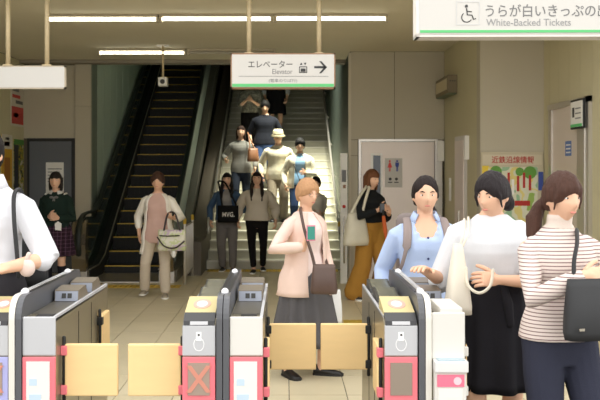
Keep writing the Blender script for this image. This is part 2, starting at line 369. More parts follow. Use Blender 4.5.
# poster board
pb = thing('poster_board', 'cream display board with red heading and colourful route poster', 'notice board', (2.675, YP - 0.001, 0.0))
Bx('board', mat('board_cream', (196, 186, 160), 0.6), pb, -0.37, 0.36, -0.03, 0, 0.75, 1.83, 0.004)
Bx('heading_panel', mat('board_head', (206, 196, 172), 0.6), pb, -0.35, 0.34, -0.036, -0.03, 1.68, 1.80)
text('近鉄沿線情報', M_red, pb, (0.0, -0.038, 1.74), size_w=0.5, size_h=0.085, bold=0.012)
po = Bx('poster', blotches('route_map_print', [(150, 180, 90), (214, 214, 190), (214, 214, 190), (220, 206, 130), (214, 214, 190), (150, 186, 150), (200, 200, 180)], 3.5), pb, -0.29, 0.29, -0.036, -0.03, 0.85, 1.655)
for k, (x, z) in enumerate([(-0.05, 1.5), (0.0, 1.42), (0.06, 1.46), (0.13, 1.5), (0.2, 1.47)]):
    MB().box(x - 0.014, x + 0.014, -0.039, -0.036, z - 0.09, z + 0.09).obj('poster_figure', M_red if k != 1 else M_white, po)
for k, (x, z, r) in enumerate([(0.2, 1.59, 0.075), (0.08, 1.6, 0.05), (-0.2, 1.6, 0.07)]): MB().disc((x, -0.036, z), r, -0.002).obj('poster_tree', mat('print_leaf_green', (96, 150, 60), 0.6), po)
Bx('number_strip', M_red, po, 0.02, 0.2, -0.039, -0.036, 1.2, 1.26)
bt = Bx('yellow_tag', mat('tag_yellow', (226, 196, 60), 0.6), pb, -0.36, -0.28, -0.034, -0.03, 1.58, 1.67); Bx('blue_tag', mat('tag_blue', (60, 80, 160), 0.6), pb, 0.30, 0.355, -0.034, -0.03, 1.38, 1.6)
# posters on the left wall
def wall_poster(label, y, z, w, h, base, blocks, m=None):
    o = thing('wall_poster', label, 'poster', (XL + 0.013, y, z), group='posters on the left wall')
    Bx('sheet', m or mat('poster_' + '_'.join(map(str, base)), base, 0.6), o, 0, 0.008, -w / 2, w / 2, -h / 2, h / 2)
    for (c, a0, a1, b0, b1) in blocks: Bx('printed_block', mat('print_' + '_'.join(map(str, c)), c, 0.6), o, 0.008, 0.010, a0 * w / 2, a1 * w / 2, b0 * h / 2, b1 * h / 2)
wall_poster('white poster with red lower half hung high on left wall', 13.83, 2.62, 0.66, 0.66, (206, 200, 186),
            [((190, 60, 54), -0.9, 0.9, -0.9, -0.1), ((190, 60, 54), -0.8, 0.4, 0.3, 0.45), ((90, 90, 90), -0.3, 0.8, 0.05, 0.2), ((200, 150, 150), -0.6, 0.1, -0.6, -0.4), ((120, 120, 120), -0.8, 0.2, 0.6, 0.8)])
wall_poster('yellow poster with white and red heading low on left wall', 13.30, 1.72, 0.5, 0.85, (214, 168, 40),
            [((214, 208, 196), -1, 1, 0.5, 1), ((190, 60, 54), -0.5, 0.5, 0.6, 0.75), ((90, 90, 90), -0.3, 0.4, 0.82, 0.9), ((170, 110, 30), -0.5, 0.6, -0.6, 0.2)])
wall_poster('green and yellow picture poster low on left wall beside door', 13.9, 1.66, 0.5, 0.86, (60, 80, 60), [((80, 140, 60), -1, 1, 0.82, 1.0), ((40, 44, 50), -1, -0.1, -1, 0.8)],
            blotches('leaflet_print', [(46, 60, 50), (196, 170, 60), (80, 120, 70), (180, 160, 60), (200, 196, 180)], 9))

# ------------------------------------------------------------------ staircase
st = thing('staircase', 'wide grey stone staircase with pale nosings climbing beside the escalator', 'stairs', (0, 14.7, 0))
M_step = mat('stair_stone', (192, 188, 170), 0.6, 0, 0.08, 3); M_nose = mat('stair_nosing', (214, 210, 198), 0.4, 0.2)
SX0, SX1, RISE, TREAD, NST = -1.28, 0.93, 0.14, 0.30, 33
sm = MB().box(SX0, SX1, 0.0, TREAD + 0.02, -RISE, 0).mesh('step'); sm.materials.append(M_step)
nm = MB().box(SX0 + 0.03, SX1 - 0.03, -0.008, 0.045, -0.018, 0.003).mesh('nosing'); nm.materials.append(M_nose)
for i in range(NST):
    o = bpy.data.objects.new('step', sm); C.objects.link(o); o.parent = st; o.location = (0, i * TREAD, (i + 1) * RISE)
    q = bpy.data.objects.new('nosing', nm); C.objects.link(q); q.parent = o
def stair_z(i): return (i + 1) * RISE
def stair_y(i): return 14.7 + TREAD * (i + 0.45)
ysl, zsl = NST * TREAD, NST * RISE
q = MB()
q.prism([(-0.9, 0), (0.0, 0), (ysl, zsl - 0.02), (ysl, zsl + 0.5), (0, 0.52), (-0.9, 0.52)], 'x', -1.54, -1.285); q.obj('parapet', mat('brown_grey_parapet', (96, 88, 76), 0.5, 0, 0.1, 2), st)
for x in (-1.22, 0.86):
    hr = MB().tube([(x, -0.35, 0.62), (x, -0.35, 0.84), (x, 0.1, 0.9), (x, ysl, zsl + 0.88)], 0.02, 10).obj('handrail', M_steel, st, True)
    for k in range(0, 8):
        y = 0.2 + k * 1.3; z = y * RISE / TREAD
        MB().tube([(x, y, z + 0.86), (x + (-0.07 if x < 0 else 0.05), y, z + (0.5 if x < 0 else 0.8))], 0.011, 6).obj('bracket', M_steel, hr)
Bx('end_post', M_yellow, st, 0.84, 0.88, -0.38, -0.34, 0.72, 0.8)

# ------------------------------------------------------------------ escalator
es_ = thing('escalator', 'dark escalator with yellow edged steps and looping black handrails', 'escalator', (0, 13.9, 0))
M_es = mat('escalator_step', (26, 25, 23), 0.55, 0.3, 0.1, 6); M_ys = mat('step_yellow_edge', (240, 200, 84), 0.6)
EX0, EX1, SL = -2.83, -1.83, math.tan(rad(30))
def esz(y): return max(0.0, SL * y)
em = MB().box(EX0, EX1, 0.0, 0.37, -0.21, 0)
for k in range(12): em.box(EX0 + 0.02 + k * 0.082, EX0 + 0.05 + k * 0.082, -0.006, 0.0, -0.2, -0.005)
em = em.mesh('step'); em.materials.append(M_es)
ym = MB().box(EX0 + 0.01, EX1 - 0.01, -0.008, 0.018, -0.010, 0.004).mesh('edge_strip'); ym.materials.append(M_ys)
for i in range(24):
    o = bpy.data.objects.new('step', em); C.objects.link(o); o.parent = es_; o.location = (0, 0.2 + i * 0.3464, (i + 1) * 0.2 - 0.08)
    q = bpy.data.objects.new('edge_strip', ym); C.objects.link(q); q.parent = o
Bx('comb_plate', M_steel, es_, EX0, EX1, -0.95, 0.2, -0.005, 0.012)
M_glassd = mat('dark_green_glass', (40, 58, 50), 0.08, 0, alpha=0.82, spec=0.8); M_glassl = mat('glass_painted_reflection', (206, 220, 212), 0.2, 0.0, 0.12, 1.5)  # right glass: bright sky reflection painted in as pale base colour
prof = [(-0.75, 0.0), (-0.2, 0.0), (0.2, 0.06), (8.0, SL * 8)]
def side(sign, xin, xr, xout):
    """one balustrade: skirt, inner deck, panel, handrail loop, newel cap"""
    lo, hi = min(xin, xr), max(xin, xr)
    MB().prism([(-0.85, -0.0), (-0.2, 0.0), (0.0, -0.05), (8, SL * 8 - 0.35), (8, SL * 8 + 0.16), (0.25, 0.28), (-0.2, 0.17), (-0.85, 0.17)], 'x', lo, hi).obj('skirt', M_dark, es_)
    MB().tube([(xin, -0.85, 0.18), (xin, -0.2, 0.185), (xin, 0.25, 0.30), (xin, 8, SL * 8 + 0.175)], 0.012, 6).obj('deck_trim', M_steel, es_)
    pan = [(-0.95, 0.3), (-0.75, 0.17), (-0.2, 0.17), (0.25, 0.28), (8, SL * 8 + 0.16), (8, SL * 8 + 0.86), (0.1, 0.90), (-0.55, 0.93), (-0.85, 0.88), (-1.02, 0.68), (-1.05, 0.5)]
    MB().prism(pan, 'x', xr - 0.008, xr + 0.008).obj('balustrade_panel', M_glassd if sign < 0 else M_glassl, es_)
    loop = [(-0.65, 0.22), (-0.9, 0.26), (-1.06, 0.42), (-1.1, 0.58), (-1.06, 0.75), (-0.93, 0.9), (-0.7, 0.97), (-0.4, 0.985), (-0.1, 0.985), (0.15, 1.02), (0.4, 1.13), (8, SL * 8 + 0.90)]
    rg = []
    for i, (y, z) in enumerate(loop):
        a = loop[max(i - 1, 0)]; b = loop[min(i + 1, len(loop) - 1)]; t = Vector((0, b[0] - a[0], b[1] - a[1])).normalized(); nn = Vector((0, -t.z, t.y)); c = Vector((xr, y, z))
        rg.append([c + Vector((1, 0, 0)) * 0.045 * math.cos(u) + nn * 0.022 * math.sin(u) for u in [2 * math.pi * j / 12 for j in range(12)]])
    MB().loft(rg).obj('handrail', M_black, es_, True)
    a, b = min(xout, xr) - (0 if xout < xr else 0), max(xout, xr)
    MB().prism([(-0.85, 0), (0, 0), (8, SL * 8 - 0.4), (8, SL * 8 + 0.15), (0.25, 0.27), (-0.2, 0.17), (-0.85, 0.17)], 'x', a, b).obj('outer_cladding', M_steel if sign < 0 else mat('grey_cladding', (120, 116, 106), 0.5, 0.2), es_)
    MB().prism([(-1.0, 0.16), (-0.86, 0.16), (-0.86, 0.9), (-0.97, 0.86), (-1.04, 0.7), (-1.065, 0.55), (-1.05, 0.35)], 'x', xr - 0.10, xr + 0.10).obj('newel_cap', mat('newel_bronze', (150, 140, 122), 0.25, 0.8), es_)
    Bx('newel_base', M_steel, es_, xr - 0.11, xr + 0.11, -0.98, -0.7, 0, 0.17)
side(-1, EX0, -2.95, -3.04); side(1, EX1, -1.70, -1.57)
Bx('safety_sticker', M_paper, es_, -2.925, -2.94, -0.75, -0.6, 0.55, 0.75)
# steel bar barrier between escalator and staircase
br = thing('bar_barrier', 'low steel bar barrier with yellow caps between escalator and stairs', 'railing', (-1.42, 12.75, 0))
for k in range(2):
    for x in (0.0,):
        p = MB().tube([(x, k * 1.05, 0), (x, k * 1.05, 0.86)], 0.022, 10).obj('post', M_steel, br, True); MB().tube([(x, k * 1.05, 0.86), (x, k * 1.05, 0.92)], 0.024, 10).obj('cap', M_yellow, p, True)
for z in (0.12, 0.82): MB().tube([(0, 0, z), (0, 1.05, z)], 0.014, 8).obj('rail', M_steel, br, True)
for k in range(9): MB().tube([(0, 0.105 * (k + 1), 0.12), (0, 0.105 * (k + 1), 0.82)], 0.009, 6).obj('bar', M_steel, br, True)
# intercom pillar by the stair corner
ip = thing('intercom_post', 'slim white intercom column with red light at the stair corner', 'intercom', (0.84, 12.86, 0))
Bx('column', M_white, ip, -0.05, 0.05, -0.04, 0.04, 0, 1.86, 0.006); Bx('speaker_panel', M_inkg, ip, -0.03, 0.03, -0.046, -0.04, 1.45, 1.62); Bx('card_slot', M_brown, ip, -0.015, 0.025, -0.046, -0.04, 1.36, 1.41)
MB().ball((0.0, -0.05, 1.1), 0.025, 0.02, 0.025).obj('red_lamp', mat('lamp_red', (210, 50, 40), 0.4), ip, True)
MB().tube([(0.0, -0.06, 0.3), (0.0, -0.06, 0.95)], 0.012, 8).obj('grab_bar', M_chrome, ip, True)

# ------------------------------------------------------------------ ceiling lights
M_tube = mat('lit_fluorescent_tube', (255, 250, 228), 0.5, emit=5.0); M_tube_off = mat('unlit_tube', (190, 184, 168), 0.4); M_house = mat('lamp_housing', (190, 180, 158), 0.6)
def lamp(x, y, on, label):
    o = thing('ceiling_light', label, 'ceiling light', (x, y, CEIL), group='fluorescent ceiling lights')
    Bx('housing', M_house, o, -0.62, 0.62, -0.06, 0.06, -0.03, 0)
    MB().tube([(-0.6, 0, -0.048), (0.6, 0, -0.048)], 0.018, 10).obj('tube', M_tube if on else M_tube_off, o, True)
    for s in (-1, 1): Bx('socket', M_house, o, s * 0.61 - 0.015, s * 0.61 + 0.015, -0.03, 0.03, -0.085, -0.03)
for k, w in enumerate(('leftmost', 'middle', 'rightmost')): lamp((P(45, 14, 9.93).x + 0.63) + 1.262 * k, 9.93 - 0.02 * k, True, f'lit fluorescent tube, {w} of the nearer ceiling row')
lamp(P(142, 49, 12.75).x, 12.75, True, 'lit fluorescent tube of the far row above the escalator')
lamp(P(142, 49, 12.75).x + 1.27, 12.75, False, 'unlit fluorescent tube of the far row behind the elevator sign')
# ------------------------------------------------------------------ hanging signs
def sign(label, x0, x1, z0, z1, y, poles, rz=0.0, frame=M_brown, t=0.12):
    cx = (x0 + x1) / 2; o = thing('hanging_sign', label, 'sign', (cx, y, z0), rz); w = (x1 - x0) / 2; h = z1 - z0
    Bx('panel', mat('lit_sign_face', (206, 203, 197), 0.5, emit=0.03), o, -w + 0.012, w - 0.012, -t / 2 - 0.004, t / 2 - 0.01, 0.012, h - 0.012)
    q = MB(); q.box(-w, w, -t / 2, t / 2, 0, 0.016); q.box(-w, w, -t / 2, t / 2, h - 0.016, h); q.box(-w, -w + 0.016, -t / 2, t / 2, 0, h); q.box(w - 0.016, w, -t / 2, t / 2, 0, h); q.obj('frame', frame, o)
    for px in poles:
        p = MB().tube([(px - cx, 0, h), (px - cx, 0, CEIL - z0)], 0.022, 10, False).obj('pole', M_rust, o, True); Bx('flange', M_rust, p, px - cx - 0.04, px - cx + 0.04, -0.03, 0.03, h, h + 0.012)
    return o, w, h, -t / 2 - 0.005
d = 8.3
o, w, h, fy = sign('white elevator direction sign with arrow and green base line', P(231, 0, d).x, P(335, 0, d).x, P(0, 89, d).z, P(0, 54, d).z, d, (P(249, 0, d).x, P(319, 0, d).x))
u = F / d
def at(px, py): return ((px - 283) / u, fy, (89 - py) / u)
text('エレベーター', M_ink, o, at(270.5, 65), size_w=44 / u, size_h=7.2 / u, bold=0.004)
text('Elevator', M_inkg, o, at(282.5, 72.3), size_w=20 / u, size_h=5.0 / u); text('(電車のりば行)', M_inkg, o, at(283, 81.5), size_w=28 / u, size_h=3.8 / u)
Bx('green_stripe', M_green_line, o, -w + 0.014, w - 0.014, fy - 0.002, fy + 0.001, 0.014, 0.042); Bx('thin_line', M_inkg, o, at(239, 0)[0], at(328, 0)[0], fy - 0.001, fy, at(0, 77.2)[2], at(0, 76.8)[2])
a = at(320, 68); MB().box(a[0] - 0.055, a[0] + 0.05, fy - 0.002, fy, a[2] - 0.010, a[2] + 0.010).prism([(a[0] + 0.062, a[2]), (a[0] + 0.01, a[2] + 0.055), (a[0] - 0.01, a[2] + 0.055), (a[0] + 0.035, a[2]), (a[0] - 0.01, a[2] - 0.055), (a[0] + 0.01, a[2] - 0.055)], 'y', fy - 0.002, fy).obj('arrow', M_ink, o)
a = at(303, 68); q = MB(); 
for (x0, x1, z0, z1) in ((-.036, .036, -.052, -.045), (-.036, .036, .0, .007), (-.036, -.03, -.052, .007), (.03, .036, -.052, .007), (-.022, .022, -.042, -.012)): q.box(a[0] + x0, a[0] + x1, fy - 0.002, fy, a[2] + z0, a[2] + z1)
for sx, up in ((-0.018, 1), (0.018, -1)): q.prism([(a[0] + sx - .012, a[2] + .03 - up * .01), (a[0] + sx + .012, a[2] + .03 - up * .01), (a[0] + sx, a[2] + .03 + up * .014)], 'y', fy - 0.002, fy)
q.obj('elevator_pictogram', M_ink, o)
o, w, h, fy = sign('blank white back of a hanging sign near the left edge', P(-46, 0, d).x, P(66, 0, d).x, P(0, 89, d).z, P(0, 66, d).z, d, (P(8, 0, d).x, P(47, 0, d).x), frame=mat('pale_frame', (196, 184, 164), 0.5), t=0.04)
d = 4.2; u = F / d
o, w, h, fy = sign('large white ticket gate sign with wheelchair mark and green line', P(415, 0, d).x, P(675, 0, d).x, P(0, 38.5, d).z, P(0, -14, d).z, d, (P(470, 0, d).x, P(630, 0, d).x), rz=rad(-0.8), frame=mat('white_frame', (236, 230, 222), 0.5))
def at(px, py): return ((px - 545) / u, fy, (38.5 - py) / u)
text('うらが白いきっぷの出口', M_inkg, o, at(549, 13), size_w=132 / u, size_h=12.5 / u, bold=0.004); text('White-Backed Tickets', mat('sign_pale_ink', (150, 150, 150), 0.6), o, at(525, 24.5), size_w=83 / u, size_h=6.8 / u)
Bx('green_stripe', M_green_line, o, -w + 0.016, w - 0.016, fy - 0.002, fy + 0.001, 0.018, 0.030)
q = MB(); a = at(465.5, 15.5); s = 1 / u
for (x0, x1, z0, z1) in ((-11.5, 11.5, 11, 11.5), (-11.5, 11.5, -11.5, -11), (-11.5, -11, -11.5, 11.5), (11, 11.5, -11.5, 11.5)): q.box(a[0] + x0 * s, a[0] + x1 * s, fy - 0.001, fy, a[2] + z0 * s, a[2] + z1 * s)
q.obj('pictogram_border', mat('sign_line_grey', (205, 205, 205), 0.6), o)
q = MB(); q.disc((a[0] - 1.5 * s, fy, a[2] + 7 * s), 1.5 * s, -0.002); q.tube([(a[0] - 1.2 * s, fy, a[2] + 4.6 * s), (a[0] - 0.6 * s, fy, a[2] - 1.5 * s), (a[0] + 4 * s, fy, a[2] - 1.8 * s), (a[0] + 5.5 * s, fy, a[2] - 6 * s), (a[0] + 7.5 * s, fy, a[2] - 5.2 * s)], 0.6 * s, 6)
q.tube([(a[0] - 1 * s, fy, a[2] + 2 * s), (a[0] + 3.5 * s, fy, a[2] + 1.6 * s)], 0.5 * s, 6)
q.tube([(a[0] + (-1.2 + 5 * math.cos(t)) * s, fy, a[2] + (-4 + 4.8 * math.sin(t)) * s) for t in [rad(130 + 20 * k) for k in range(11)]], 0.5 * s, 6); q.obj('wheelchair_mark', M_ink, o)
# small box sign on the side wall, ceiling camera
bs = thing('exit_light_box', 'long box light with pale side panel high on the side wall', 'light box', (XT1 - 0.001, 12.0, 2.78))
Bx('box', mat('box_brown', (128, 116, 92), 0.6), bs, -0.13, 0, 0.0, 0.95, -0.13, 0.11, 0.005); Bx('face', mat('box_face', (206, 194, 160), 0.5), bs, -0.135, -0.13, 0.06, 0.9, -0.08, 0.07)
for k in range(3): MB().disc((-0.095 + 0.03 * k, 0.0, 0.03), 0.009, -0.004).obj('dot', M_ink, bs)
Bx('lens', mat('lens_green', (92, 110, 84), 0.4), bs, -0.125, -0.005, 0.02, 0.93, -0.14, -0.13)
ca = thing('ceiling_camera', 'small white square camera on a rod below the ceiling', 'camera', (P(163, 0, 12.3).x, 12.3, CEIL))
zc = P(163, 82, 12.3).z - CEIL
MB().tube([(0, 0, 0), (0, 0, zc + 0.05)], 0.015, 8, False).obj('rod', M_rust, ca, True); Bx('body', M_white, ca, -0.06, 0.06, -0.06, 0.08, zc - 0.06, zc + 0.06, 0.006); MB().disc((0, -0.06, zc), 0.032, -0.012).obj('lens', M_ink, ca); Bx('mount_plate', M_white, ca, -0.08, 0.08, -0.05, 0.05, -0.015, 0)
# ------------------------------------------------------------------ ticket gates
G_sil = mat('gate_silver', (196, 197, 200), 0.42, 0.15, 0.03, 3); G_white = mat('gate_white_box', (222, 219, 212), 0.5, 0, 0.03, 3)
G_side = mat('gate_side_steel', (170, 162, 140), 0.3, 0.7, 0.05, 2, stretch=(1, 0.3, 4)); G_dk = mat('gate_guard_dark', (92, 93, 97), 0.4, 0.1); G_blk = mat('gate_black_strip', (44, 44, 46), 0.35)
G_red = mat('gate_red_frame', (236, 122, 132), 0.5); G_lil = mat('gate_lilac_frame', (176, 178, 226), 0.5)
G_top = mat('gate_top_panel', (92, 88, 80), 0.4, 0.2, 0.06, 5); G_read = mat('reader_cream', (206, 190, 136), 0.5); G_screen = mat('gate_screen', (110, 116, 128), 0.2); G_scr2 = mat('gate_screen_frame', (46, 45, 42), 0.4)
G_flap = mat('flap_yellow_wood', (246, 212, 152), 0.55, 0, 0.06, 6, stretch=(1, 1, 4)); G_disp = mat('gate_display', (166, 146, 132), 0.25); G_x = mat('display_red_cross', (210, 140, 120), 0.5)
G_lamp = mat('guard_lamp', (245, 245, 248), 0.3); G_wpost = mat('guard_white', (226, 222, 212), 0.4)
LEN = 1.2; MW = 0.152; GX0, GX1 = 0.157, 0.215; RW0, RW1 = 0.217, 0.37; HB = 0.93
def flap(parent, x, y, side, closed, z0, z1, bracket):
    """folding flap hinged on the gate side; side=+1 on the right face, -1 on the left face"""
    L = 0.268; t = 0.028
    if closed: f = MB().box(x + side * 0.018 if side > 0 else x - L, x + L if side > 0 else x - 0.018, y - t / 2, y + t / 2, z0, z1, 0.006)
    else: f = MB().box(x if side > 0 else x - t, x + t if side > 0 else x, y, y + L * 0.8, z0, z1, 0.006)
    f = f.obj('flap', G_flap, parent)
    yy = y if closed else y
    for zz in (z0 + 0.03, z1 - 0.03):
        a, b = (x, x + 0.03) if side > 0 else (x - 0.03, x)
        Bx('hinge', bracket, f, a, b, yy - 0.022, yy + 0.022, zz - 0.022, zz + 0.022, 0.004)
    MB().tube([(x + side * 0.012, yy, z0 - 0.03), (x + side * 0.012, yy, z1 + 0.03)], 0.009, 8).obj('pivot', M_dark, f, True)
def gate(x0, label, frameL, frameR, cross, guards, flaps, wide_tray=False):
    g = thing('ticket_gate', label, 'ticket gate', (x0, 4.15, 0), group='automatic ticket gates')
    # reader module
    b = MB().prism([(0, 0), (0, 0.905), (0.05, 0.93), (LEN, 0.93), (LEN, 0)], 'x', 0, MW).obj('reader_cabinet', G_side, g)
    Bx('front_panel', G_sil, g, 0.0, MW, -0.012, 0.0, 0.765, 0.905, 0.004)
    ic = MB(); ic.box(0.063, 0.088, -0.014, -0.012, 0.835, 0.875, 0.0); ic.tube([(0.076 + 0.024 * math.cos(t), -0.012, 0.818 + 0.03 * math.sin(t)) for t in [rad(110 + 32 * k) for k in range(11)]], 0.002, 5)
    ic.obj('card_icon', mat('icon_white', (245, 245, 245), 0.5), g); MB().disc((0.076, -0.014, 0.862), 0.005, -0.002).obj('icon_dot', M_ink, g)
    sp = MB().prism([(-0.012, 0.905), (-0.005, 0.925), (0.055, 0.955), (0.06, 0.93), (0.0, 0.905)], 'x', 0.004, MW - 0.004).obj('slot_panel', G_blk, g)
    MB().prism([(-0.013, 0.908), (-0.010, 0.921), (0.028, 0.938), (0.028, 0.930)], 'x', 0.035, MW - 0.035).obj('ticket_slot', mat('slot_steel', (190, 190, 192), 0.35, 0.4), sp)
    rd = MB().prism([(0.056, 0.93), (0.056, 0.955), (0.27, 1.0), (0.285, 0.93)], 'x', 0.004, MW - 0.004).obj('card_reader', G_read, g)
    rm = MB(); sl = (1.0 - 0.955) / 0.214
    for rr, nme, mm in ((1.0, 'reader_ring', mat('reader_ring_pink', (214, 166, 150), 0.5)), (0.62, 'reader_mark', mat('reader_mark_white', (238, 236, 232), 0.4))):
        ring = [[(0.076 + 0.042 * rr * math.cos(t), 0.163 + 0.062 * rr * math.sin(t), 0.955 + sl * (0.163 + 0.062 * rr * math.sin(t) - 0.056) + hz) for t in [2 * math.pi * k / 20 for k in range(20)]] for hz in (0.0, 0.002 + 0.001 * (1 - rr))]
        MB().loft(ring).obj(nme, mm, rd)
    Bx('top_panel', G_top, g, 0.012, MW - 0.008, 0.30, LEN - 0.02, 0.93, 0.936)
    Bx('edge_trim', G_sil, g, 0.0, 0.012, 0.06, LEN, 0.925, 0.942)
    for y0 in (0.5, 0.86):
        s_ = MB().prism([(y0, 0.935), (y0 + 0.02, 0.955), (y0 + 0.24, 0.985), (y0 + 0.25, 0.935)], 'x', 0.018, MW - 0.012).obj('display_lid', G_scr2, g)
        MB().prism([(y0 + 0.035, 0.958), (y0 + 0.035, 0.962), (y0 + 0.22, 0.987), (y0 + 0.22, 0.982)], 'x', 0.03, MW - 0.024).obj('screen', mat('screen_olive', (98, 98, 86), 0.2), s_)
    # lower front: framed display and sticker
    lf = Bx('lower_panel', frameL, g, 0.0, MW, -0.014, 0.0, 0.0, 0.76, 0.004)
    dp = Bx('display', G_disp if cross else mat('display_off', (150, 136, 122), 0.2), lf, 0.026, MW - 0.026, -0.019, -0.014, 0.585, 0.735)
    if cross:
        for s in (-1, 1):
            cxm, czm, hx, hz, tt = MW / 2, 0.66, 0.046, 0.062, 0.012
            MB().prism([(cxm - hx - tt, czm - s * hz), (cxm - hx + tt, czm - s * hz), (cxm + hx + tt, czm + s * hz), (cxm + hx - tt, czm + s * hz)], 'y', -0.021 - 0.0005 * s, -0.018).obj('cross_bar', G_x, dp)
    sk = Bx('sticker', M_paper, lf, 0.03, MW - 0.03, -0.017, -0.014, 0.38, 0.555)
    Bx('sticker_band', mat('sticker_yellow', (240, 220, 70), 0.5), sk, 0.036, MW - 0.036, -0.019, -0.017, 0.49, 0.545); Bx('sticker_mark', mat('sticker_red', (226, 90, 60), 0.5), sk, 0.068, 0.084, -0.0205, -0.019, 0.5, 0.54)
    for x in (0.046, 0.106): MB().disc((x, -0.019, 0.51), 0.008, -0.002).obj('sticker_mark', M_ink, sk)
    Bx('sticker_band', mat('sticker_green', (110, 180, 110), 0.5), sk, 0.036, MW - 0.036, -0.019, -0.017, 0.40, 0.45)
    # guard plates between the two halves
    xm = (GX0 + GX1) / 2
    for k, (xa, xb) in enumerate(((GX0, xm - 0.002), (xm + 0.002, GX1))):
        up = 1.035; pts = [(-0.02, 0)] + [(-0.02 + 0.10 * (1 - math.cos(t)), up - 0.10 + 0.10 * math.sin(t)) for t in [rad(15 * i) for i in range(7)]] + [(LEN - 0.05, up), (LEN, up - 0.05), (LEN, 0)]
        p = MB().prism(pts, 'x', xa, xb).obj('guard', G_dk if guards[k] == 'd' else G_wpost, g)
        MB().box(xa + 0.004, xb - 0.004, 0.16, LEN - 0.1, up - 0.001, up + 0.004).obj('guard_strip', G_blk if guards[k] == 'd' else G_sil, p)
    for y in (0.14, LEN - 0.22):
        l = MB().ball((xm, y, 1.04), 0.018, 0.035, 0.018).obj('sensor_lamp', G_lamp, g, True)
    # right-hand half: ticket exit cabinet
    MB().prism([(0, 0), (0, 0.935), (LEN, 0.93), (LEN, 0)], 'x', RW0, RW1).obj('exit_cabinet', G_side, g)
    if wide_tray:
        Bx('front_panel', G_white, g, RW0, RW1, -0.012, 0.0, 0.75, 0.965, 0.006); Bx('cabinet_lid', G_white, g, RW0 + 0.04, RW1 - 0.01, -0.005, 0.3, 0.93, 0.985, 0.006)
        tr = Bx('tray', mat('tray_white', (226, 226, 224), 0.4), g, RW0 + 0.004, RW1 + 0.004, -0.075, 0.0, 0.70, 0.752, 0.006); Bx('tray_cover', mat('tray_cover_blue', (176, 196, 206), 0.3), tr, RW0 + 0.02, RW1 - 0.012, -0.068, -0.012, 0.752, 0.757)
        lp = Bx('lower_panel', G_white, g, RW0 + 0.006, RW1 - 0.004, -0.06, 0.0, 0.0, 0.70)
        bd = Bx('poster', M_paper, lp, RW0 + 0.022, RW1 - 0.022, -0.064, -0.06, 0.2, 0.625); Bx('poster_band', mat('band_pink', (232, 120, 146), 0.5), lp, RW0 + 0.016, RW1 - 0.014, -0.065, -0.06, 0.635, 0.69)
        MB().disc((RW1 - 0.045, -0.065, 0.662), 0.018, -0.002).obj('poster_mark', mat('mark_pink', (246, 206, 214), 0.5), lp)
        MB().disc((RW0 + 0.075, -0.064, 0.50), 0.032, -0.002).obj('poster_mark', mat('mark_blue', (190, 214, 232), 0.5), lp)
    else:
        Bx('front_panel', G_white if guards == 'dd' else G_sil, g, RW0, RW1, -0.012, 0.0, 0.765, 0.945, 0.006)
        lp = Bx('lower_panel', frameR, g, RW0, RW1, -0.014, 0.0, 0.0, 0.76, 0.004)
        pp = Bx('poster', M_paper, lp, RW0 + 0.02, RW1 - 0.026, -0.018, -0.014, 0.2, 0.74)
        for k in range(6): Bx('poster_line', mat('poster_pale_blue', (196, 216, 232), 0.5), pp, RW0 + 0.034, RW1 - 0.044 - 0.02 * (k % 3), -0.0195, -0.018, 0.28 + 0.07 * k, 0.31 + 0.07 * k)
    Bx('edge_trim', G_sil, g, RW1 - 0.014, RW1, 0.0, LEN, 0.925, 0.946); Bx('top_panel', G_top, g, RW0 + 0.006, RW1 - 0.016, 0.12, LEN - 0.02, 0.932, 0.938)
    Bx('return_slot', G_blk, g, RW0 + 0.05, RW1 - 0.03, 0.03, 0.1, 0.934, 0.942)
    for y0 in (0.52, 0.86):
        s_ = MB().prism([(y0, 0.935), (y0 + 0.01, 0.995), (y0 + 0.16, 1.005), (y0 + 0.24, 0.935)], 'x', RW0 + 0.012, RW1 - 0.016).obj('display_box', mat('display_box_brown', (120, 110, 96), 0.4), g)
        MB().prism([(y0 - 0.003, 0.94), (y0 + 0.005, 0.99), (y0 + 0.011, 0.99), (y0 + 0.003, 0.94)], 'x', RW0 + 0.016, RW1 - 0.02).obj('screen', mat('screen_blue_grey', (150, 156, 170), 0.2), s_)
        for k in range(2): MB().prism([(y0 - 0.004, 0.955), (y0 + 0.002, 0.98), (y0 + 0.004, 0.98), (y0 - 0.001, 0.955)], 'x', RW0 + 0.05 + 0.03 * k, RW0 + 0.072 + 0.03 * k).obj('screen_digit', G_scr2, s_)
    for (side, yy, closed, br_) in flaps: flap(g, RW1 if side > 0 else 0.0, yy, side, closed, 0.555, 0.80, br_)
    for side, x in ((-1, -0.002), (1, RW1 + 0.0)):
        q = MB(); 
        for yy in (0.45, 0.75): q.box(x, x + 0.002, yy, yy + 0.003, 0.05, 0.9)
        q.obj('side_seam', M_dark, g)
    return g
gate(P(57, 0, 4.166).x - 0.37, 'ticket gate at left edge with lilac reader panel beside white-shirted man', G_lil, G_red, True, 'wd', [(1, 0.1, True, G_red), (1, 0.92, False, M_dark), (-1, 0.1, False, G_lil)])
gate(P(183, 0, 4.166).x, 'middle ticket gate with red framed cross display and dark twin guard', G_red, G_red, True, 'dd', [(-1, 0.1, True, G_red), (1, 0.66, True, M_dark), (1, 0.06, False, G_red), (-1, 0.92, False, M_dark)])
gate(P(384, 0, 4.166).x, 'ticket gate with blank display and pink banded tray beside white-topped woman', G_red, G_white, False, 'dw', [(-1, 0.66, True, M_dark), (-1, 0.05, False, G_red), (1, 0.08, False, M_white)], True)
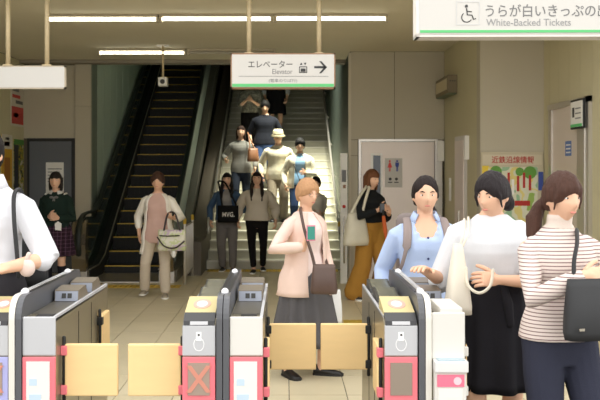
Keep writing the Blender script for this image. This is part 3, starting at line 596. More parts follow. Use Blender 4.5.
# ------------------------------------------------------------------ people
def sstep(a, b, x):
    t = min(1, max(0, (x - a) / (b - a))); return t * t * (3 - 2 * t)
def skin(rgb): return mat('skin_%d_%d_%d' % rgb, rgb, 0.55, 0, 0.04, 12, spec=0.3)
def hair_m(rgb): return mat('hair_%d_%d_%d' % rgb, rgb, 0.6, 0, 0.4, 60, 0.6, 110, stretch=(3, 3, 0.2), spec=.25)
SK = (232, 186, 156)
def ik(a, t, l1, l2, pole):
    v = t - a; L = min(max(v.length, abs(l1 - l2) + 0.01), (l1 + l2) * 0.998); u = v.normalized(); t = a + u * L
    k = (l1 * l1 - l2 * l2 + L * L) / (2 * L); h = math.sqrt(max(l1 * l1 - k * k, 0)); p = pole - u * pole.dot(u)
    p = p.normalized() if p.length > 1e-6 else u.orthogonal(); return a + u * k + p * h, t
def head_r(dx, dy, dz):
    """surface point of the head for a unit direction (face towards -y), in head units of metres"""
    x, y, z = 0.074 * dx, 0.094 * dy, 0.116 * dz
    if dz < 0:
        t = -dz; x *= 1 - 0.34 * t ** 1.6
        if dy > 0: y *= 1 - 0.45 * t
        else: y *= 1 - 0.04 * t
    if dy < 0:
        f = -dy
        y *= 1 - 0.06 * sstep(0.2, 0.9, dz)
        nx, nz = x / 0.014, (z + 0.022) / 0.022; y -= 0.021 * math.exp(-nx * nx - nz * nz) * f                 # nose tip
        nx, nz = x / 0.010, (z - 0.004) / 0.024; y -= 0.009 * math.exp(-nx * nx - nz * nz) * f                  # nose bridge
        for s in (-1, 1): nx, nz = (x - s * 0.031) / 0.018, (z - 0.010) / 0.014; y += 0.009 * math.exp(-nx * nx - nz * nz) * f   # eye sockets
        nx, nz = x / 0.024, (z + 0.056) / 0.011; y -= 0.006 * math.exp(-nx * nx - nz * nz) * f                  # lips
        nx, nz = x / 0.026, (z + 0.098) / 0.02; y -= 0.007 * math.exp(-nx * nx - nz * nz) * f                   # chin
    return Vector((x, y, z))
def sph(nu, nv, fn):
    rings = []
    for i in range(1, nv):
        a = math.pi * i / nv; rings.append([fn(math.sin(a) * math.cos(2 * math.pi * j / nu), math.sin(a) * math.sin(2 * math.pi * j / nu), -math.cos(a)) for j in range(nu)])
    return rings
TORSO = [(.70, .150, .098, .010), (.76, .168, .110, .012), (.83, .172, .116, .012), (.90, .158, .108, .004), (.96, .138, .097, 0), (1.01, .128, .092, 0), (1.08, .136, .098, -.003), (1.15, .148, .108, -.010), (1.20, .155, .107, -.008), (1.25, .154, .094, .002), (1.285, .136, .080, .008), (1.312, .104, .070, .012), (1.338, .070, .060, .014), (1.36, .054, .053, .014)]
def tors(z):
    for a, b in zip(TORSO, TORSO[1:]):
        if a[0] <= z <= b[0]:
            t = (z - a[0]) / (b[0] - a[0]); return [a[i] + (b[i] - a[i]) * t for i in (1, 2, 3)]
    return list(TORSO[0][1:]) if z < .70 else list(TORSO[-1][1:])
class Person:
    def __init__(s, label, loc, H=1.58, yaw=0, lean=0, wide=1.0, near=False, hy=0, hp=0, feet=None, hands=None, skin_c=SK, drop=(0, 0), group=None, head=1.0, male=False):
        """yaw 0 faces the camera; sides: -1 is picture left, +1 picture right when yaw is 0"""
        s.k = H / 1.6; s.near = near; s.wide = wide * (1.1 if male else 1.0); s.lean = rad(lean); s.loc = Vector(loc); s.yaw = rad(yaw); s.sk = skin(skin_c)
        s.root = thing('person', label, 'person', loc, s.yaw, group); s.inv = Matrix.Rotation(-s.yaw, 4, 'Z') @ Matrix.Translation(-s.loc)
        s.vox = 0.0065 if near else 0.0095; k = s.k
        s.hip = Vector((0, 0, 0.82 * k)); s.up = Matrix.Rotation(s.lean, 3, 'X')
        feet = feet or {-1: (-0.085, 0.0), 1: (0.085, 0.0)}; s.leg = {}
        for sd in (-1, 1):
            f = feet[sd]; A = Vector((f[0] * k, f[1] * k, (0.08 + (f[2] if len(f) > 2 else 0)) * k)); Hj = Vector((sd * 0.085 * k * s.wide, 0.01 * k, 0.80 * k))
            K, A = ik(Hj, A, 0.385 * k, 0.36 * k, Vector((sd * 0.12, -1, 0))); s.leg[sd] = (Hj, K, A)
        s.arm = {}; hands = hands or {}
        for sd in (-1, 1):
            Sj = s.T(sd * 0.160 * s.wide, 0.008, 1.246); h = hands.get(sd, {}); t = h.get('to'); pole = Vector(h.get('pole', (sd * 0.5, 0.6, -0.5)))
            if t is None: t = Vector((sd * 0.235 * k * s.wide, -0.05 * k, 0.80 * k))
            elif h.get('world', False): t = s.inv @ Vector(t)
            else: t = Vector(t) * k
            E, W = ik(Sj, t, 0.275 * k, 0.245 * k, pole); s.arm[sd] = (Sj, E, W, h)
        hc = s.T(0, -0.016 - drop[0], 1.482 - drop[1]); s.head_c = hc; s.R = s.up @ Matrix.Rotation(rad(hy), 3, 'Z') @ Matrix.Rotation(rad(hp), 3, 'X'); s.hs = k * head; s.hcol = (50, 36, 30)
        s.body()
    def T(s, x, y, z):
        """torso point (metres at 1.6 m stature) -> local coordinates with the lean applied above the hips"""
        p = Vector((x, y, z)) * s.k
        return s.hip + s.up @ (p - s.hip) if p.z > s.hip.z else p
    def Hd(s, v): return s.head_c + s.R @ (Vector(v) * s.hs)
    def ring(s, z, infl=0.0, n=20, e=2.3, wide=None, dy=0.0, arc=None, mul=1.0):
        rx, ry, oy = tors(z); rx = rx * (wide or s.wide) * mul + infl; ry = ry * mul + infl; r = []
        for j in range(n):
            t = 2 * math.pi * j / n if arc is None else arc[0] + (arc[1] - arc[0]) * j / (n - 1)
            c, q = math.cos(t), math.sin(t); r.append(s.T(rx * math.copysign(abs(c) ** (2 / e), c), oy + dy + ry * math.copysign(abs(q) ** (2 / e), q), z))
        return r
    def body(s):
        k = s.k; b = MB(); b.loft([s.ring(t[0]) for t in TORSO])
        b.tube([s.T(0, .014, 1.32), s.T(0, .004, 1.37), s.head_c + s.R @ Vector((0, 0.012, -0.045)) * s.hs], [.056 * k, .05 * k, .05 * k], 14)
        b.loft(sph(36, 28, lambda x, y, z: s.Hd(head_r(x, y, z))))
        for sd in (-1, 1): b.ball(s.Hd((sd * .074, .012, -.006)), .009 * s.hs, .018 * s.hs, .03 * s.hs, R=s.R)
        for sd in (-1, 1):
            Hj, K, A = s.leg[sd]; b.tube([Hj + Vector((0, 0, .03 * k)), Hj.lerp(K, .4), K, K.lerp(A, .3), K.lerp(A, .75), A, A - Vector((0, 0, .035 * k))], [.084 * k, .074 * k, .052 * k, .054 * k, .037 * k, .033 * k, .035 * k], 14)
            Sj, E, W, h = s.arm[sd]; b.tube([Sj, Sj.lerp(E, .5), E, E.lerp(W, .3), W], [.046 * k, .039 * k, .034 * k, .036 * k, .024 * k], 12)
        ex = MB()
        for sd in (-1, 1): s.hand(b, ex, sd)
        s.body_o = remesh_obj(b, 'body', s.sk, s.root, s.vox, 2, extra=ex)
        # face
        eye = mat('eye_dark', (40, 30, 26), 0.25); wht = mat('eye_white', (236, 230, 224), 0.3)
        for sd in (-1, 1):
            c = s.Hd((sd * .031, -.0745, .010)); m = MB().ball(c, .012 * s.hs, .006 * s.hs, .0048 * s.hs, 10, 6, R=s.R); e = m.obj('eye', wht, s.body_o, True)
            MB().ball(s.Hd((sd * .031, -.0782, .010)), .0052 * s.hs, .004 * s.hs, .0048 * s.hs, 8, 6, R=s.R).obj('iris', eye, s.body_o, True)
        lip = mat('lips', (208, 134, 120), 0.5)
        MB().ball(s.Hd((0, -.0868, -.056)), .018 * s.hs, .005 * s.hs, .0055 * s.hs, 12, 6, R=s.R).obj('lips', lip, s.body_o, True)
    def brows(s, rgb):
        for sd in (-1, 1): MB().tube([s.Hd((sd * .018, -.086, .029)), s.Hd((sd * .032, -.084, .034)), s.Hd((sd * .046, -.074, .030))], [.0028 * s.hs, .0036 * s.hs, .002 * s.hs], 6).obj('eyebrow', hair_m(rgb), s.body_o, True)
    def hand(s, b, ex, sd):
        Sj, E, W, h = s.arm[sd]; k = s.k; d = (W - E).normalized()
        if 'dir' in h: d = Vector(h['dir']).normalized()
        nrm = Vector(h.get('palm', (-sd, 0.15, 0))); nrm = nrm - d * nrm.dot(d); nrm = nrm.normalized() if nrm.length > 1e-4 else d.orthogonal(); w = d.cross(nrm)
        th = -1 if w.dot(Vector(h.get('thumb', (0, -1, 0.6)))) < 0 else 1; curl = h.get('curl', 30); rings = []
        for t, hw, ht in ((-.005, .026, .021), (.02, .034, .018), (.05, .041, .016), (.085, .040, .013), (.092, .034, .009)):
            c = W + d * t * k; rings.append([c + w * math.cos(a) * hw * k + nrm * math.sin(a) * ht * k for a in [2 * math.pi * j / 12 for j in range(12)]])
        b.loft(rings); b.tube([W - d * .02 * k, W + d * .03 * k], [.025 * k, .024 * k], 10)
        for i, (off, L) in enumerate(((.029, .066), (.010, .075), (-.010, .070), (-.029, .055))):
            p = W + d * .082 * k + w * th * off * k; pts = [p - d * .02 * k, p]; a = 0
            for q, f in ((.45, .8), (.32, 1.0), (.23, .8)):
                a += rad(curl * f); dd = d * math.cos(a) + nrm * math.sin(a) + w * th * off * 1.2; p = p + dd.normalized() * L * q * k; pts.append(p)
            ex.tube(pts, [.0095 * k, .0092 * k, .0088 * k, .008 * k, .0068 * k], 8)
        p = W + d * .02 * k + w * th * .026 * k; pts = [p]
        for q, o in ((.038, .9), (.03, .55), (.024, .3)): p = p + (d * 1.0 + w * th * o + nrm * .35).normalized() * q * k; pts.append(p)
        ex.tube(pts, [.013 * k, .0115 * k, .0105 * k, .008 * k], 8)
        s.palm = getattr(s, 'palm', {}); s.palm[sd] = W + d * .06 * k + nrm * .02 * k
    # ---------------- clothing
    def sleeve(s, b, sd, frac, r, cuff=None):
        Sj, E, W, h = s.arm[sd]; k = s.k; i = r; pts = [s.T(sd * .085 * s.wide, .008, 1.262), s.T(sd * .13 * s.wide, .008, 1.258), Sj + (E - Sj).normalized() * .02]; rr = [.044 * k, .047 * k + i * .35, .047 * k + i * .8]
        for t in (.3, .6, 1.0):
            tt = t
            if frac <= 1 and t >= frac: pts.append(Sj.lerp(E, frac)); rr.append((cuff or .04 * k + i)); break
            pts.append(Sj.lerp(E, tt)); rr.append(.041 * k + i * (1 - .1 * t))
        if frac > 1:
            f = frac - 1
            pts += [E.lerp(W, f * .5), E.lerp(W, f * .92), E.lerp(W, f)]; rr += [.037 * k + i * .9, (cuff or .03 * k + i * .7) * 1.1, cuff or .03 * k + i * .6]
        n = 14; b.tube(pts, rr, n)
    def top(s, name, m, hem=.80, infl=.012, frac=1.95, sl=.008, neck=1.340, cuff=None, fold=.004, hem_out=0.0, vneck=None):
        b = MB(); zs = [hem] + [t[0] for t in TORSO if hem + .02 < t[0] < neck - .01] + [neck]
        if vneck: zs = sorted(set(zs + [vneck, vneck + .02, vneck + .05, vneck + .08]))
        rings = []
        for z in zs:
            t = max(0, (1.05 - z) / .4); i = infl + hem_out * t
            if z > 1.27: i = infl * .45
            if z < .98: i = max(i, .024)
            loose = max(tors(z)[0], .132 if infl > .014 else 0); rg = s.ring(z, i, 40, mul=loose / tors(z)[0] if 0.85 < z < 1.1 else 1)
            if vneck and z > vneck:
                ins = s.ring(z, -.03, 40); ha = 6 + 30 * (z - vneck) / (neck - vneck)
                rg = [ins[j] if abs(360 * j / 40 - 270) < ha else rg[j] for j in range(40)]
            rings.append(rg)
        b.loft(rings)
        for sd in (-1, 1): s.sleeve(b, sd, frac, sl, cuff)
        return remesh_obj(b, name, m, s.root, s.vox * 1.1, 7 if vneck else 3, fold * s.k)
    def trousers(s, m, waist=1.0, thigh=.012, knee=.018, hemr=.055, hem=.10, fold=.004, name='trousers'):
        b = MB(); k = s.k; b.loft([s.ring(z, .010) for z in (.70, .76, .83, .90, waist)])
        for sd in (-1, 1):
            Hj, K, A = s.leg[sd]; f = min(1.0, max(.1, (K.z - (hem) * k) / max(K.z - A.z + .001, .05)))
            b.tube([Hj + Vector((0, 0, .04 * k)), Hj.lerp(K, .35), K, K.lerp(A, .5 * f), K.lerp(A, f)], [.088 * k + thigh, .08 * k + thigh, .056 * k + knee, (.056 * k + knee + hemr * k) / 2, hemr * k], 16)
        return remesh_obj(b, name, m, s.root, s.vox * 1.1, 3, fold * k, (5, 5, 4))
    def skirt(s, m, waist=1.03, hem=.42, w0=.132, w1=.26, d0=.10, d1=.22, pleats=14, amp=.022, name='skirt'):
        n = 112; rings = []; ph = random.random() * 6
        for i in range(15):
            t = i / 14; z = waist + (hem - waist) * t; bell = min(1, t / .28); rx = w0 + (max(w0, .19) - w0) * sstep(0, 1, bell) + (w1 - max(w0, .19)) * max(0, (t - .15) / .85); ry = d0 + (.135 - d0) * sstep(0, 1, bell) + (d1 - .135) * max(0, (t - .15) / .85); r = []
            for j in range(n):
                a = 2 * math.pi * j / n; q = 1 + amp / .2 * t * math.sin(pleats * a + 1.3 * math.sin(3 * a + ph) + .6 * t) + .02 * t * math.sin(5 * a + ph)
                r.append(s.T(rx * q * math.cos(a), .006 + ry * q * math.sin(a), z + .008 * math.sin(2 * a + ph) * t))
            rings.append(r)
        inner = [[p * .96 + Vector((0, 0, rings[-1][0].z * .04 + .01)) for p in rings[-1]], [Vector((p.x * .7, p.y * .7, p.z + .35 * (waist - hem) * s.k)) for p in rings[-1]]]
        return MB().loft(rings + inner).obj(name, m, s.root, True)
    def shoes(s, m, sole=None, hgt=.075, name='shoe', toe=None):
        k = s.k; sole = sole or mat('sole_dark', (40, 38, 36), 0.7); yaws = toe or {-1: -6, 1: 6}
        for sd in (-1, 1):
            Hj, K, A = s.leg[sd]; R = Matrix.Rotation(rad(yaws[sd]), 3, 'Z'); z0 = A.z - .08 * k
            pitch = 0
            def q(x, y, z): return Vector((A.x, A.y, z0)) + R @ (Vector((x, y, z)) * k)
            rings = []
            for y, w, h in ((.062, .022, .05), (.05, .034, hgt), (.0, .036, hgt), (-.05, .039, hgt * .72), (-.11, .044, .048), (-.155, .038, .036), (-.178, .02, .026)):
                rings.append([q(w * math.cos(a), y, .014 + (h - .014) * max(0, math.sin(a)) ** .8 if math.sin(a) > 0 else .012) for a in [2 * math.pi * j / 14 for j in range(14)]])
            o = MB().loft(rings).obj(name, m, s.root, True)
            out = [(.066, .02), (.055, .036), (0, .040), (-.06, .043), (-.12, .047), (-.165, .038), (-.185, .018)]
            poly = [q(w, y, 0).to_2d() for y, w in out] + [q(-w, y, 0).to_2d() for y, w in reversed(out)]
            MB().prism([(p.x, p.y) for p in poly], 'z', z0 + .0, z0 + .018 * k).obj('sole', sole, o)
    def open_coat(s, name, m, hem=.72, infl=.022, gap=35, frac=1.95, sl=.012, cuff=None, flare=.04, neck=1.33):
        """front-open cardigan: wrapped shell with thickness plus sleeves"""
        b = MB(); n = 30; zs = [hem + (neck - hem) * i / 16 for i in range(17)]; outer, inner = [], []
        for z in zs:
            t = max(0, (1.1 - z) / .45); g = gap * (1 if z < 1.1 else max(.55, 1 - (z - 1.1) * 1.4)); arc = (rad(-90 + g), rad(270 - g)); i = infl + flare * t * t
            if z > 1.27: i = infl * .6
            mul = 1 if z > 1.1 or z < .86 else max(1, .155 / tors(z)[0])
            outer.append(s.ring(z, i, n, arc=arc, mul=mul)); inner.append(s.ring(z, i - .008, n, arc=arc, mul=mul))
        vs = []; fs = []; rows = len(zs)
        for L in (outer, inner):
            for r in L: vs += r
        id_ = lambda l, i, j: l * rows * n + i * n + j
        for i in range(rows - 1):
            for j in range(n - 1):
                fs.append((id_(0, i, j), id_(0, i, j + 1), id_(0, i + 1, j + 1), id_(0, i + 1, j))); fs.append((id_(1, i, j), id_(1, i + 1, j), id_(1, i + 1, j + 1), id_(1, i, j + 1)))
            for j in (0, n - 1): fs.append((id_(0, i, j), id_(0, i + 1, j), id_(1, i + 1, j), id_(1, i, j)))
        for j in range(n - 1):
            for i in (0, rows - 1): fs.append((id_(0, i, j), id_(0, i, j + 1), id_(1, i, j + 1), id_(1, i, j)))
        b.add(vs, fs)
        for sd in (-1, 1): s.sleeve(b, sd, frac, sl, cuff)
        return b.obj(name, m, s.root, True)
    def hair(s, rgb, style='bob', bangs=.02, length=-.13, vol=.012, part=0, front=True, tx=0.0):
        """cap over the skull plus hanging volumes; z values are in head metres below/above the eyes' level"""
        m = hair_m(rgb); b = MB(); s.brows(rgb)
        def cap(x, y, z):
            p = head_r(x, y, z) if y > -0.2 or z > .5 else Vector((.074 * x, .094 * y, .116 * z)); pz = p.z
            hl = bangs + .055 * min(1, abs(p.x) / .06) ** 2 * (0 if style in ('bob', 'long') else -.9) + part * p.x
            face = sstep(-.02, -.045, p.y) * sstep(hl + .014, hl - .008, pz)                                 # forehead line
            side = (1 - sstep(.0, .02, p.y)) * sstep(-.01, -.03, pz) if style in ('short', 'bun', 'tail') else 0   # in front of the ears
            low = sstep(-.05, -.085, pz) if style in ('short', 'bun', 'tail') else sstep(-.08, -.11, pz)
            hide = max(face, side, low if p.y > -.045 else face)
            nrm = Vector((p.x / .0055, p.y / .0088, p.z / .0135)).normalized()
            edge = 1 - .75 * sstep(.02, -.05, p.y) * sstep(hl + .05, hl + .004, pz); return s.Hd(p * (1 - .16 * hide) + nrm * vol * (1 - hide) * edge * (1.15 if z > .3 else 1))
        b.loft(sph(40, 30, cap))
        if style in ('bob', 'long'):
            L = length; zt = .045; rows = 9; n = 22; o, i_ = [], []
            for r in range(rows):
                t = r / (rows - 1); z = zt + (L - zt) * t; op = 62 if front else 95
                rx = (.078 + vol) * (1 - .10 * max(0, t - .6)) ; ry = (.094 + vol) * (1 - .12 * t)
                if style == 'long' and z < -.10: rx *= 1 + .25 * min(1, (-.10 - z) / .1); ry *= .92
                arc = [rad(-90 + op + (360 - 2 * op) * j / (n - 1)) for j in range(n)]
                o.append([s.Hd((rx * math.cos(a), .012 + ry * math.sin(a), z)) for a in arc]); i_.append([s.Hd(((rx - .024) * math.cos(a), .012 + (ry - .024) * math.sin(a), z)) for a in arc])
            b.loft([a + list(reversed(c)) for a, c in zip(o, i_)])
            if style == 'long':
                for sd in (-1, 1): b.tube([s.Hd((sd * .07, -.02, 0)), s.Hd((sd * .085, -.03, -.10)), s.Hd((sd * .085, -.085, -.20)), s.Hd((sd * .08, -.115, L - .03))], [.02 * s.k, .026 * s.k, .03 * s.k, .018 * s.k], 10)
        if style == 'bun': b.ball(s.Hd((tx, .126, -.068)), .042 * s.k, .036 * s.k, .046 * s.k, R=s.R); b.tube([s.Hd((0, .09, -.02)), s.Hd((0, .12, -.055))], .04 * s.k, 12)
        if style == 'tail': b.tube([s.Hd((0, .085, -.02)), s.Hd((tx * .7, .112, -.055)), s.Hd((tx * 1.1, .118, -.11)), s.Hd((tx * 1.2, .105, -.19)), s.Hd((tx, .09, length))], [.04 * s.k, .028 * s.k, .040 * s.k, .036 * s.k, .014 * s.k], 12)
        if style in ('bun', 'tail') and front:
            for sd in (-1, 1): b.tube([s.Hd((sd * .062, -.052, .045)), s.Hd((sd * .074, -.048, .0)), s.Hd((sd * .073, -.040, -.05))], [.012 * s.k, .010 * s.k, .004 * s.k], 8)
        return remesh_obj(b, 'hair', m, s.root, .005 if s.near else .0085, 2, .0045, (46, 46, 5))
    def collar(s, m, opn=40, h=.035, name='collar'):
        """shirt collar: open ring round the neck that folds outwards"""
        n = 24; rings = []
        for (dz, dr, op) in ((-.012, .012, opn + 14), (h, .004, opn), (h + .003, .012, opn), (-.022, .040, opn + 6)):
            arc = [rad(-90 + op + (360 - 2 * op) * j / (n - 1)) for j in range(n)]
            rings.append([s.T((.060 + dr) * math.cos(a), .010 + (.056 + dr) * math.sin(a) - (.0 if dz > 0 else .005), 1.352 + dz - .022 * max(0, -math.sin(a))) for a in arc])
        b = MB(); vs = [p for r in rings for p in r]; fs = []
        for i in range(3):
            for j in range(n - 1): fs.append((i * n + j, i * n + j + 1, (i + 1) * n + j + 1, (i + 1) * n + j))
        b.add(vs, fs); o = b.obj(name, m, s.root, True); md = o.modifiers.new('t', 'SOLIDIFY'); md.thickness = .004; return o
    def world(s, v): return Matrix.Translation(s.loc) @ Matrix.Rotation(s.yaw, 4, 'Z') @ Vector(v)

def bag(name, label, cat, m, c, w, h, d, rz=0, taper=.85, strap=None, strap_m=None, sr=.01, round_=4.0, extra=None, sag=0.0):
    """soft bag: rounded body whose depth bulges below the middle, strap given by world points"""
    c = Vector(c); o = thing(name, label, cat, (c.x, c.y, c.z - h / 2), rz); n = 28; rings = []
    for i in range(9):
        t = i / 8; z = h * t; ww = w / 2 * (taper if t > .98 else 1 - (1 - taper) * t) * (.93 if i == 0 else 1); dd = d / 2 * (.75 + .5 * math.sin(math.pi * min(1, t * .8 + .12))) * (1 - .55 * t * t); r = []
        for j in range(n):
            a = 2 * math.pi * j / n; cc, ss = math.cos(a), math.sin(a); r.append(Vector((ww * math.copysign(abs(cc) ** (2 / round_), cc), dd * math.copysign(abs(ss) ** (2 / 2.6), ss), z - sag * (1 - cc * cc) * (t) )))
        rings.append(r)
    b = MB().loft(rings).obj('bag_body', m, o, True)
    if strap:
        inv = Matrix.Rotation(-rz, 4, 'Z') @ Matrix.Translation(-Vector(o.location))
        for pts in (strap if isinstance(strap[0], (list, tuple)) and not isinstance(strap[0], Vector) and isinstance(strap[0][0], (Vector, list, tuple)) else [strap]):
            MB().tube(smooth_path([inv @ Vector(p) for p in pts]), sr, 8).obj('strap', strap_m or m, o, True)
    return o
def smooth_path(p, n=6):
    out = []; k = len(p)
    for i in range(k - 1):
        a, b, c, d = p[max(i - 1, 0)], p[i], p[i + 1], p[min(i + 2, k - 1)]
        for j in range(n):
            t = j / n; out.append(.5 * ((2 * b) + (c - a) * t + (2 * a - 5 * b + 4 * c - d) * t * t + (3 * b - a - 3 * c + d) * t ** 3))
    return out + [p[-1]]
# ------------------------------------------------------------------ the people in the hall
W = lambda px, py, d: {'to': P(px, py, d), 'world': True}
def floor_at(px, d, z=0.0): return ((px - CX) / F * d, d, z)
BLK = (24, 22, 22)
# --- man in white shirt at the left edge
p = Person('man in white shirt with rolled sleeves at the left edge of the picture', floor_at(-14, 4.75), 1.84, yaw=-12, near=True, male=True, hy=0,
           hands={1: dict(W(6, 268, 4.42), pole=(.55, 1, -.25), palm=(0, .4, -1), curl=22, thumb=(-.3, -.5, 1)), -1: {}}, feet={-1: (-.10, -.02), 1: (.11, .05)})
wshirt = fabric('white_shirt_cotton', (222, 223, 228), bump=.15)
p.top('shirt', wshirt, hem=.95, infl=.016, frac=1.22, sl=.02, fold=.006, cuff=.05); p.collar(wshirt, 30)
p.trousers(fabric('charcoal_trousers', (52, 50, 54)), hemr=.075); p.shoes(mat('black_leather', (28, 26, 25), .35)); p.hair((32, 26, 24), 'short', .05)
bag('shoulder_bag', 'black shoulder bag behind the arm of the white-shirted man', 'bag', mat('black_bag_cloth', (34, 34, 36), .7), P(30, 262, 4.92), .20, .26, .12, rz=rad(20),
    strap=[p.world(p.T(.235, -.13, .94)), p.world(p.T(.225, -.135, 1.08)), p.world(p.T(.205, -.118, 1.20)), p.world(p.T(.175, -.06, 1.300)), p.world(p.T(.165, .02, 1.312)), p.world(p.T(.14, .12, 1.2)), P(33, 250, 4.93)], strap_m=mat('black_strap', (30, 30, 32), .6), sr=.011)
o = thing('cloth_pouch', 'pale pink cloth pouch held low beside the white-shirted man', 'pouch', P(27, 276, 4.5))
MB().ball((0, 0, 0.04), .042, .03, .045).obj('pouch_body', fabric('pouch_pink', (228, 206, 196)), o, True); MB().tube([(0, 0, .085), (.01, 0, .11)], .012, 8).obj('pouch_neck', fabric('pouch_pink', (228, 206, 196)), o, True)
# --- schoolgirl
p = Person('schoolgirl in dark green cardigan and plaid skirt before grey door', floor_at(56, 11.9), 1.59, hands={-1: {'to': (-.05, -.17, 1.02), 'palm': (1, 0, 0), 'curl': 45}, 1: {'to': (.07, -.16, 1.0), 'palm': (-1, 0, 0), 'curl': 45}})
dg = fabric('dark_green_knit', (30, 46, 40)); p.top('cardigan', dg, hem=.86, infl=.022, frac=1.9, sl=.018)
p.skirt(striped('plaid_wool', (48, 30, 42), (110, 80, 100), .05, .16, 2, True), 1.0, .50, w1=.24, d1=.2, pleats=16); p.collar(fabric('white_collar', (214, 212, 206)), 20, .02)
q = MB(); c = p.T(0, -.112, 1.27)
for sd in (-1, 1): q.ball(c + Vector((sd * .03, 0, 0)), .03, .012, .018); q.tube([c, c + Vector((sd * .02, -.01, -.09))], .011, 6)
q.obj('ribbon_bow', fabric('grey_ribbon', (120, 118, 116)), p.root, True)
for sd in (-1, 1): MB().tube([p.T(sd * .125, -.06, 1.312), p.T(sd * .13, .05, 1.318)], .013, 8).obj('bag_strap', M_paper, p.root, True)
p.shoes(mat('black_leather', (28, 26, 25), .35)); p.hair((40, 32, 28), 'bob', .028, -.13, .014)
for sd in (-1, 1): A = p.leg[sd]; MB().tube([A[1].lerp(A[2], .2), A[1].lerp(A[2], .5), A[2]], [.058, .05, .04], 12).obj('sock', fabric('navy_sock', (28, 28, 36)), p.root, True)
o = thing('folded_paper', 'crumpled white paper in the hands of the schoolgirl', 'paper', P(58, 226, 11.68)); MB().prism([(-.035, -.05), (.04, -.06), (.045, .03), (.0, .06), (-.04, .03)], 'y', -.01, .01).obj('sheet', M_paper, o); Bx('fold', M_paper, o, -.03, .035, -.016, -.010, -.045, .0)
# --- woman in white cardigan by the escalator
p = Person('woman in long white cardigan and beige trousers walking from the escalator', floor_at(158, 11.5), 1.585, near=False, hands={1: {'to': (.20, -.19, 1.03), 'palm': (0, .2, 1), 'curl': 35, 'dir': (-.2, -.9, .1)}, -1: {'to': (-.25, .05, .80)}}, feet={-1: (-.18, .06, .03), 1: (.10, -.05)})
p.top('blouse', fabric('dusty_pink_blouse', (214, 178, 166)), hem=.70, infl=.014, frac=.4, hem_out=.02); p.trousers(fabric('beige_trousers', (208, 194, 174)), hemr=.066, thigh=.006, knee=.014)
p.open_coat('cardigan', fabric('off_white_knit', (246, 240, 228)), hem=.56, gap=46, flare=.05, frac=1.6, sl=.016); p.shoes(fabric('canvas_shoe', (158, 148, 130)), M_white); p.hair((70, 46, 34), 'short', .03, vol=.02)
bag('tote_bag', 'white tote with pale green and lilac print on the arm by the escalator', 'bag', blotches('tote_print', [(226, 222, 204), (222, 218, 200), (206, 212, 160), (226, 222, 206), (206, 184, 202), (200, 208, 160)], 9), P(172, 240, 11.2), .36, .26, .13,
    taper=.95, strap=[P(164, 230, 11.16), P(168, 214, 11.2), P(175, 214, 11.25), P(180, 230, 11.16)], strap_m=mat('dark_strap', (60, 50, 50), .6), sr=.012)
o = bpy.data.objects['tote_bag']; MB().tube([(-.14, -.08, .19), (-.05, -.085, .185), (.1, -.085, .19)], .008, 6).obj('zip', M_dark, o); MB().tube(smooth_path([Vector((-.17, -.085, .17)), Vector((-.08, -.1, .06)), Vector((.05, -.1, .04)), Vector((.16, -.085, .12))]), .010, 6).obj('front_strap', mat('dark_strap', (60, 50, 50), .6), o); MB().ball((.03, -.07, -.04), .03, .02, .045).obj('charm', M_paper, o, True)
# --- two women at the foot of the stairs
p = Person('woman in denim jacket and grey trousers at the foot of the stairs', floor_at(227, 14.45), 1.57, hands={-1: {'to': (-.27, -.03, .83)}, 1: {'to': (.20, -.12, .95)}}, feet={-1: (-.07, .02), 1: (.10, -.10)})
p.top('t_shirt', fabric('grey_tee', (150, 146, 142)), hem=.82, infl=.012, frac=.35); p.open_coat('denim_jacket', fabric('blue_denim', (66, 88, 116)), hem=.84, gap=28, flare=.0, infl=.026, sl=.016)
p.trousers(fabric('grey_jeans', (120, 114, 110)), hemr=.062); p.shoes(mat('black_sneaker', (36, 34, 34), .6), M_white); p.hair((30, 24, 22), 'long', .04, -.24, .012)
bk = P(228, 214, 14.22)
o = bag('tote_bag', 'black tote with white letters carried by the denim jacket woman', 'bag', fabric('black_tote_cloth', (22, 22, 23)), bk, .34, .27, .08, taper=.96, strap=[[P(222, 205, 14.25), P(219, 185, 14.35), P(218, 182, 14.45)], [P(236, 205, 14.2), P(226, 184, 14.3), P(219, 181, 14.4)]], strap_m=fabric('black_tote_cloth', (22, 22, 23)), sr=.014)
text('MVG.', M_paper, o, (0.01, -.056, .13), size_w=.19, size_h=.075, bold=.02)
p = Person('woman in cream blouse and black trousers at the foot of the stairs', floor_at(257, 14.3), 1.585, wide=1.05, hands={-1: {'to': (-.30, -.04, .82)}, 1: {'to': (.30, -.02, .81)}}, feet={-1: (-.05, -.12), 1: (.09, .08, .02)})
p.top('blouse', fabric('cream_blouse', (206, 194, 176)), hem=.83, infl=.035, frac=1.85, sl=.04, hem_out=.01, cuff=.032, fold=.007); p.trousers(fabric('black_trousers', (22, 20, 20)), hemr=.05, thigh=.004, knee=.006, hem=.12)
p.shoes(mat('black_sneaker', (36, 34, 34), .6), M_white); p.hair((38, 28, 24), 'long', .045, -.30, .012)
# --- half-hidden person behind the pink cardigan
p = Person('dark haired person half hidden behind the woman in pink cardigan', floor_at(316, 14.2), 1.515, wide=.8, hands={-1: {'to': (-.08, -.2, .98)}, 1: {'to': (.08, -.2, .98), 'pole': (.1, .8, -.6)}}); p.top('shirt', fabric('pale_shirt', (214, 206, 190)), frac=.6, sl=.02); p.trousers(fabric('blue_jeans', (52, 70, 104))); p.shoes(mat('black_leather', (28, 26, 25), .35)); p.hair((26, 22, 22), 'short', .035, vol=.014)
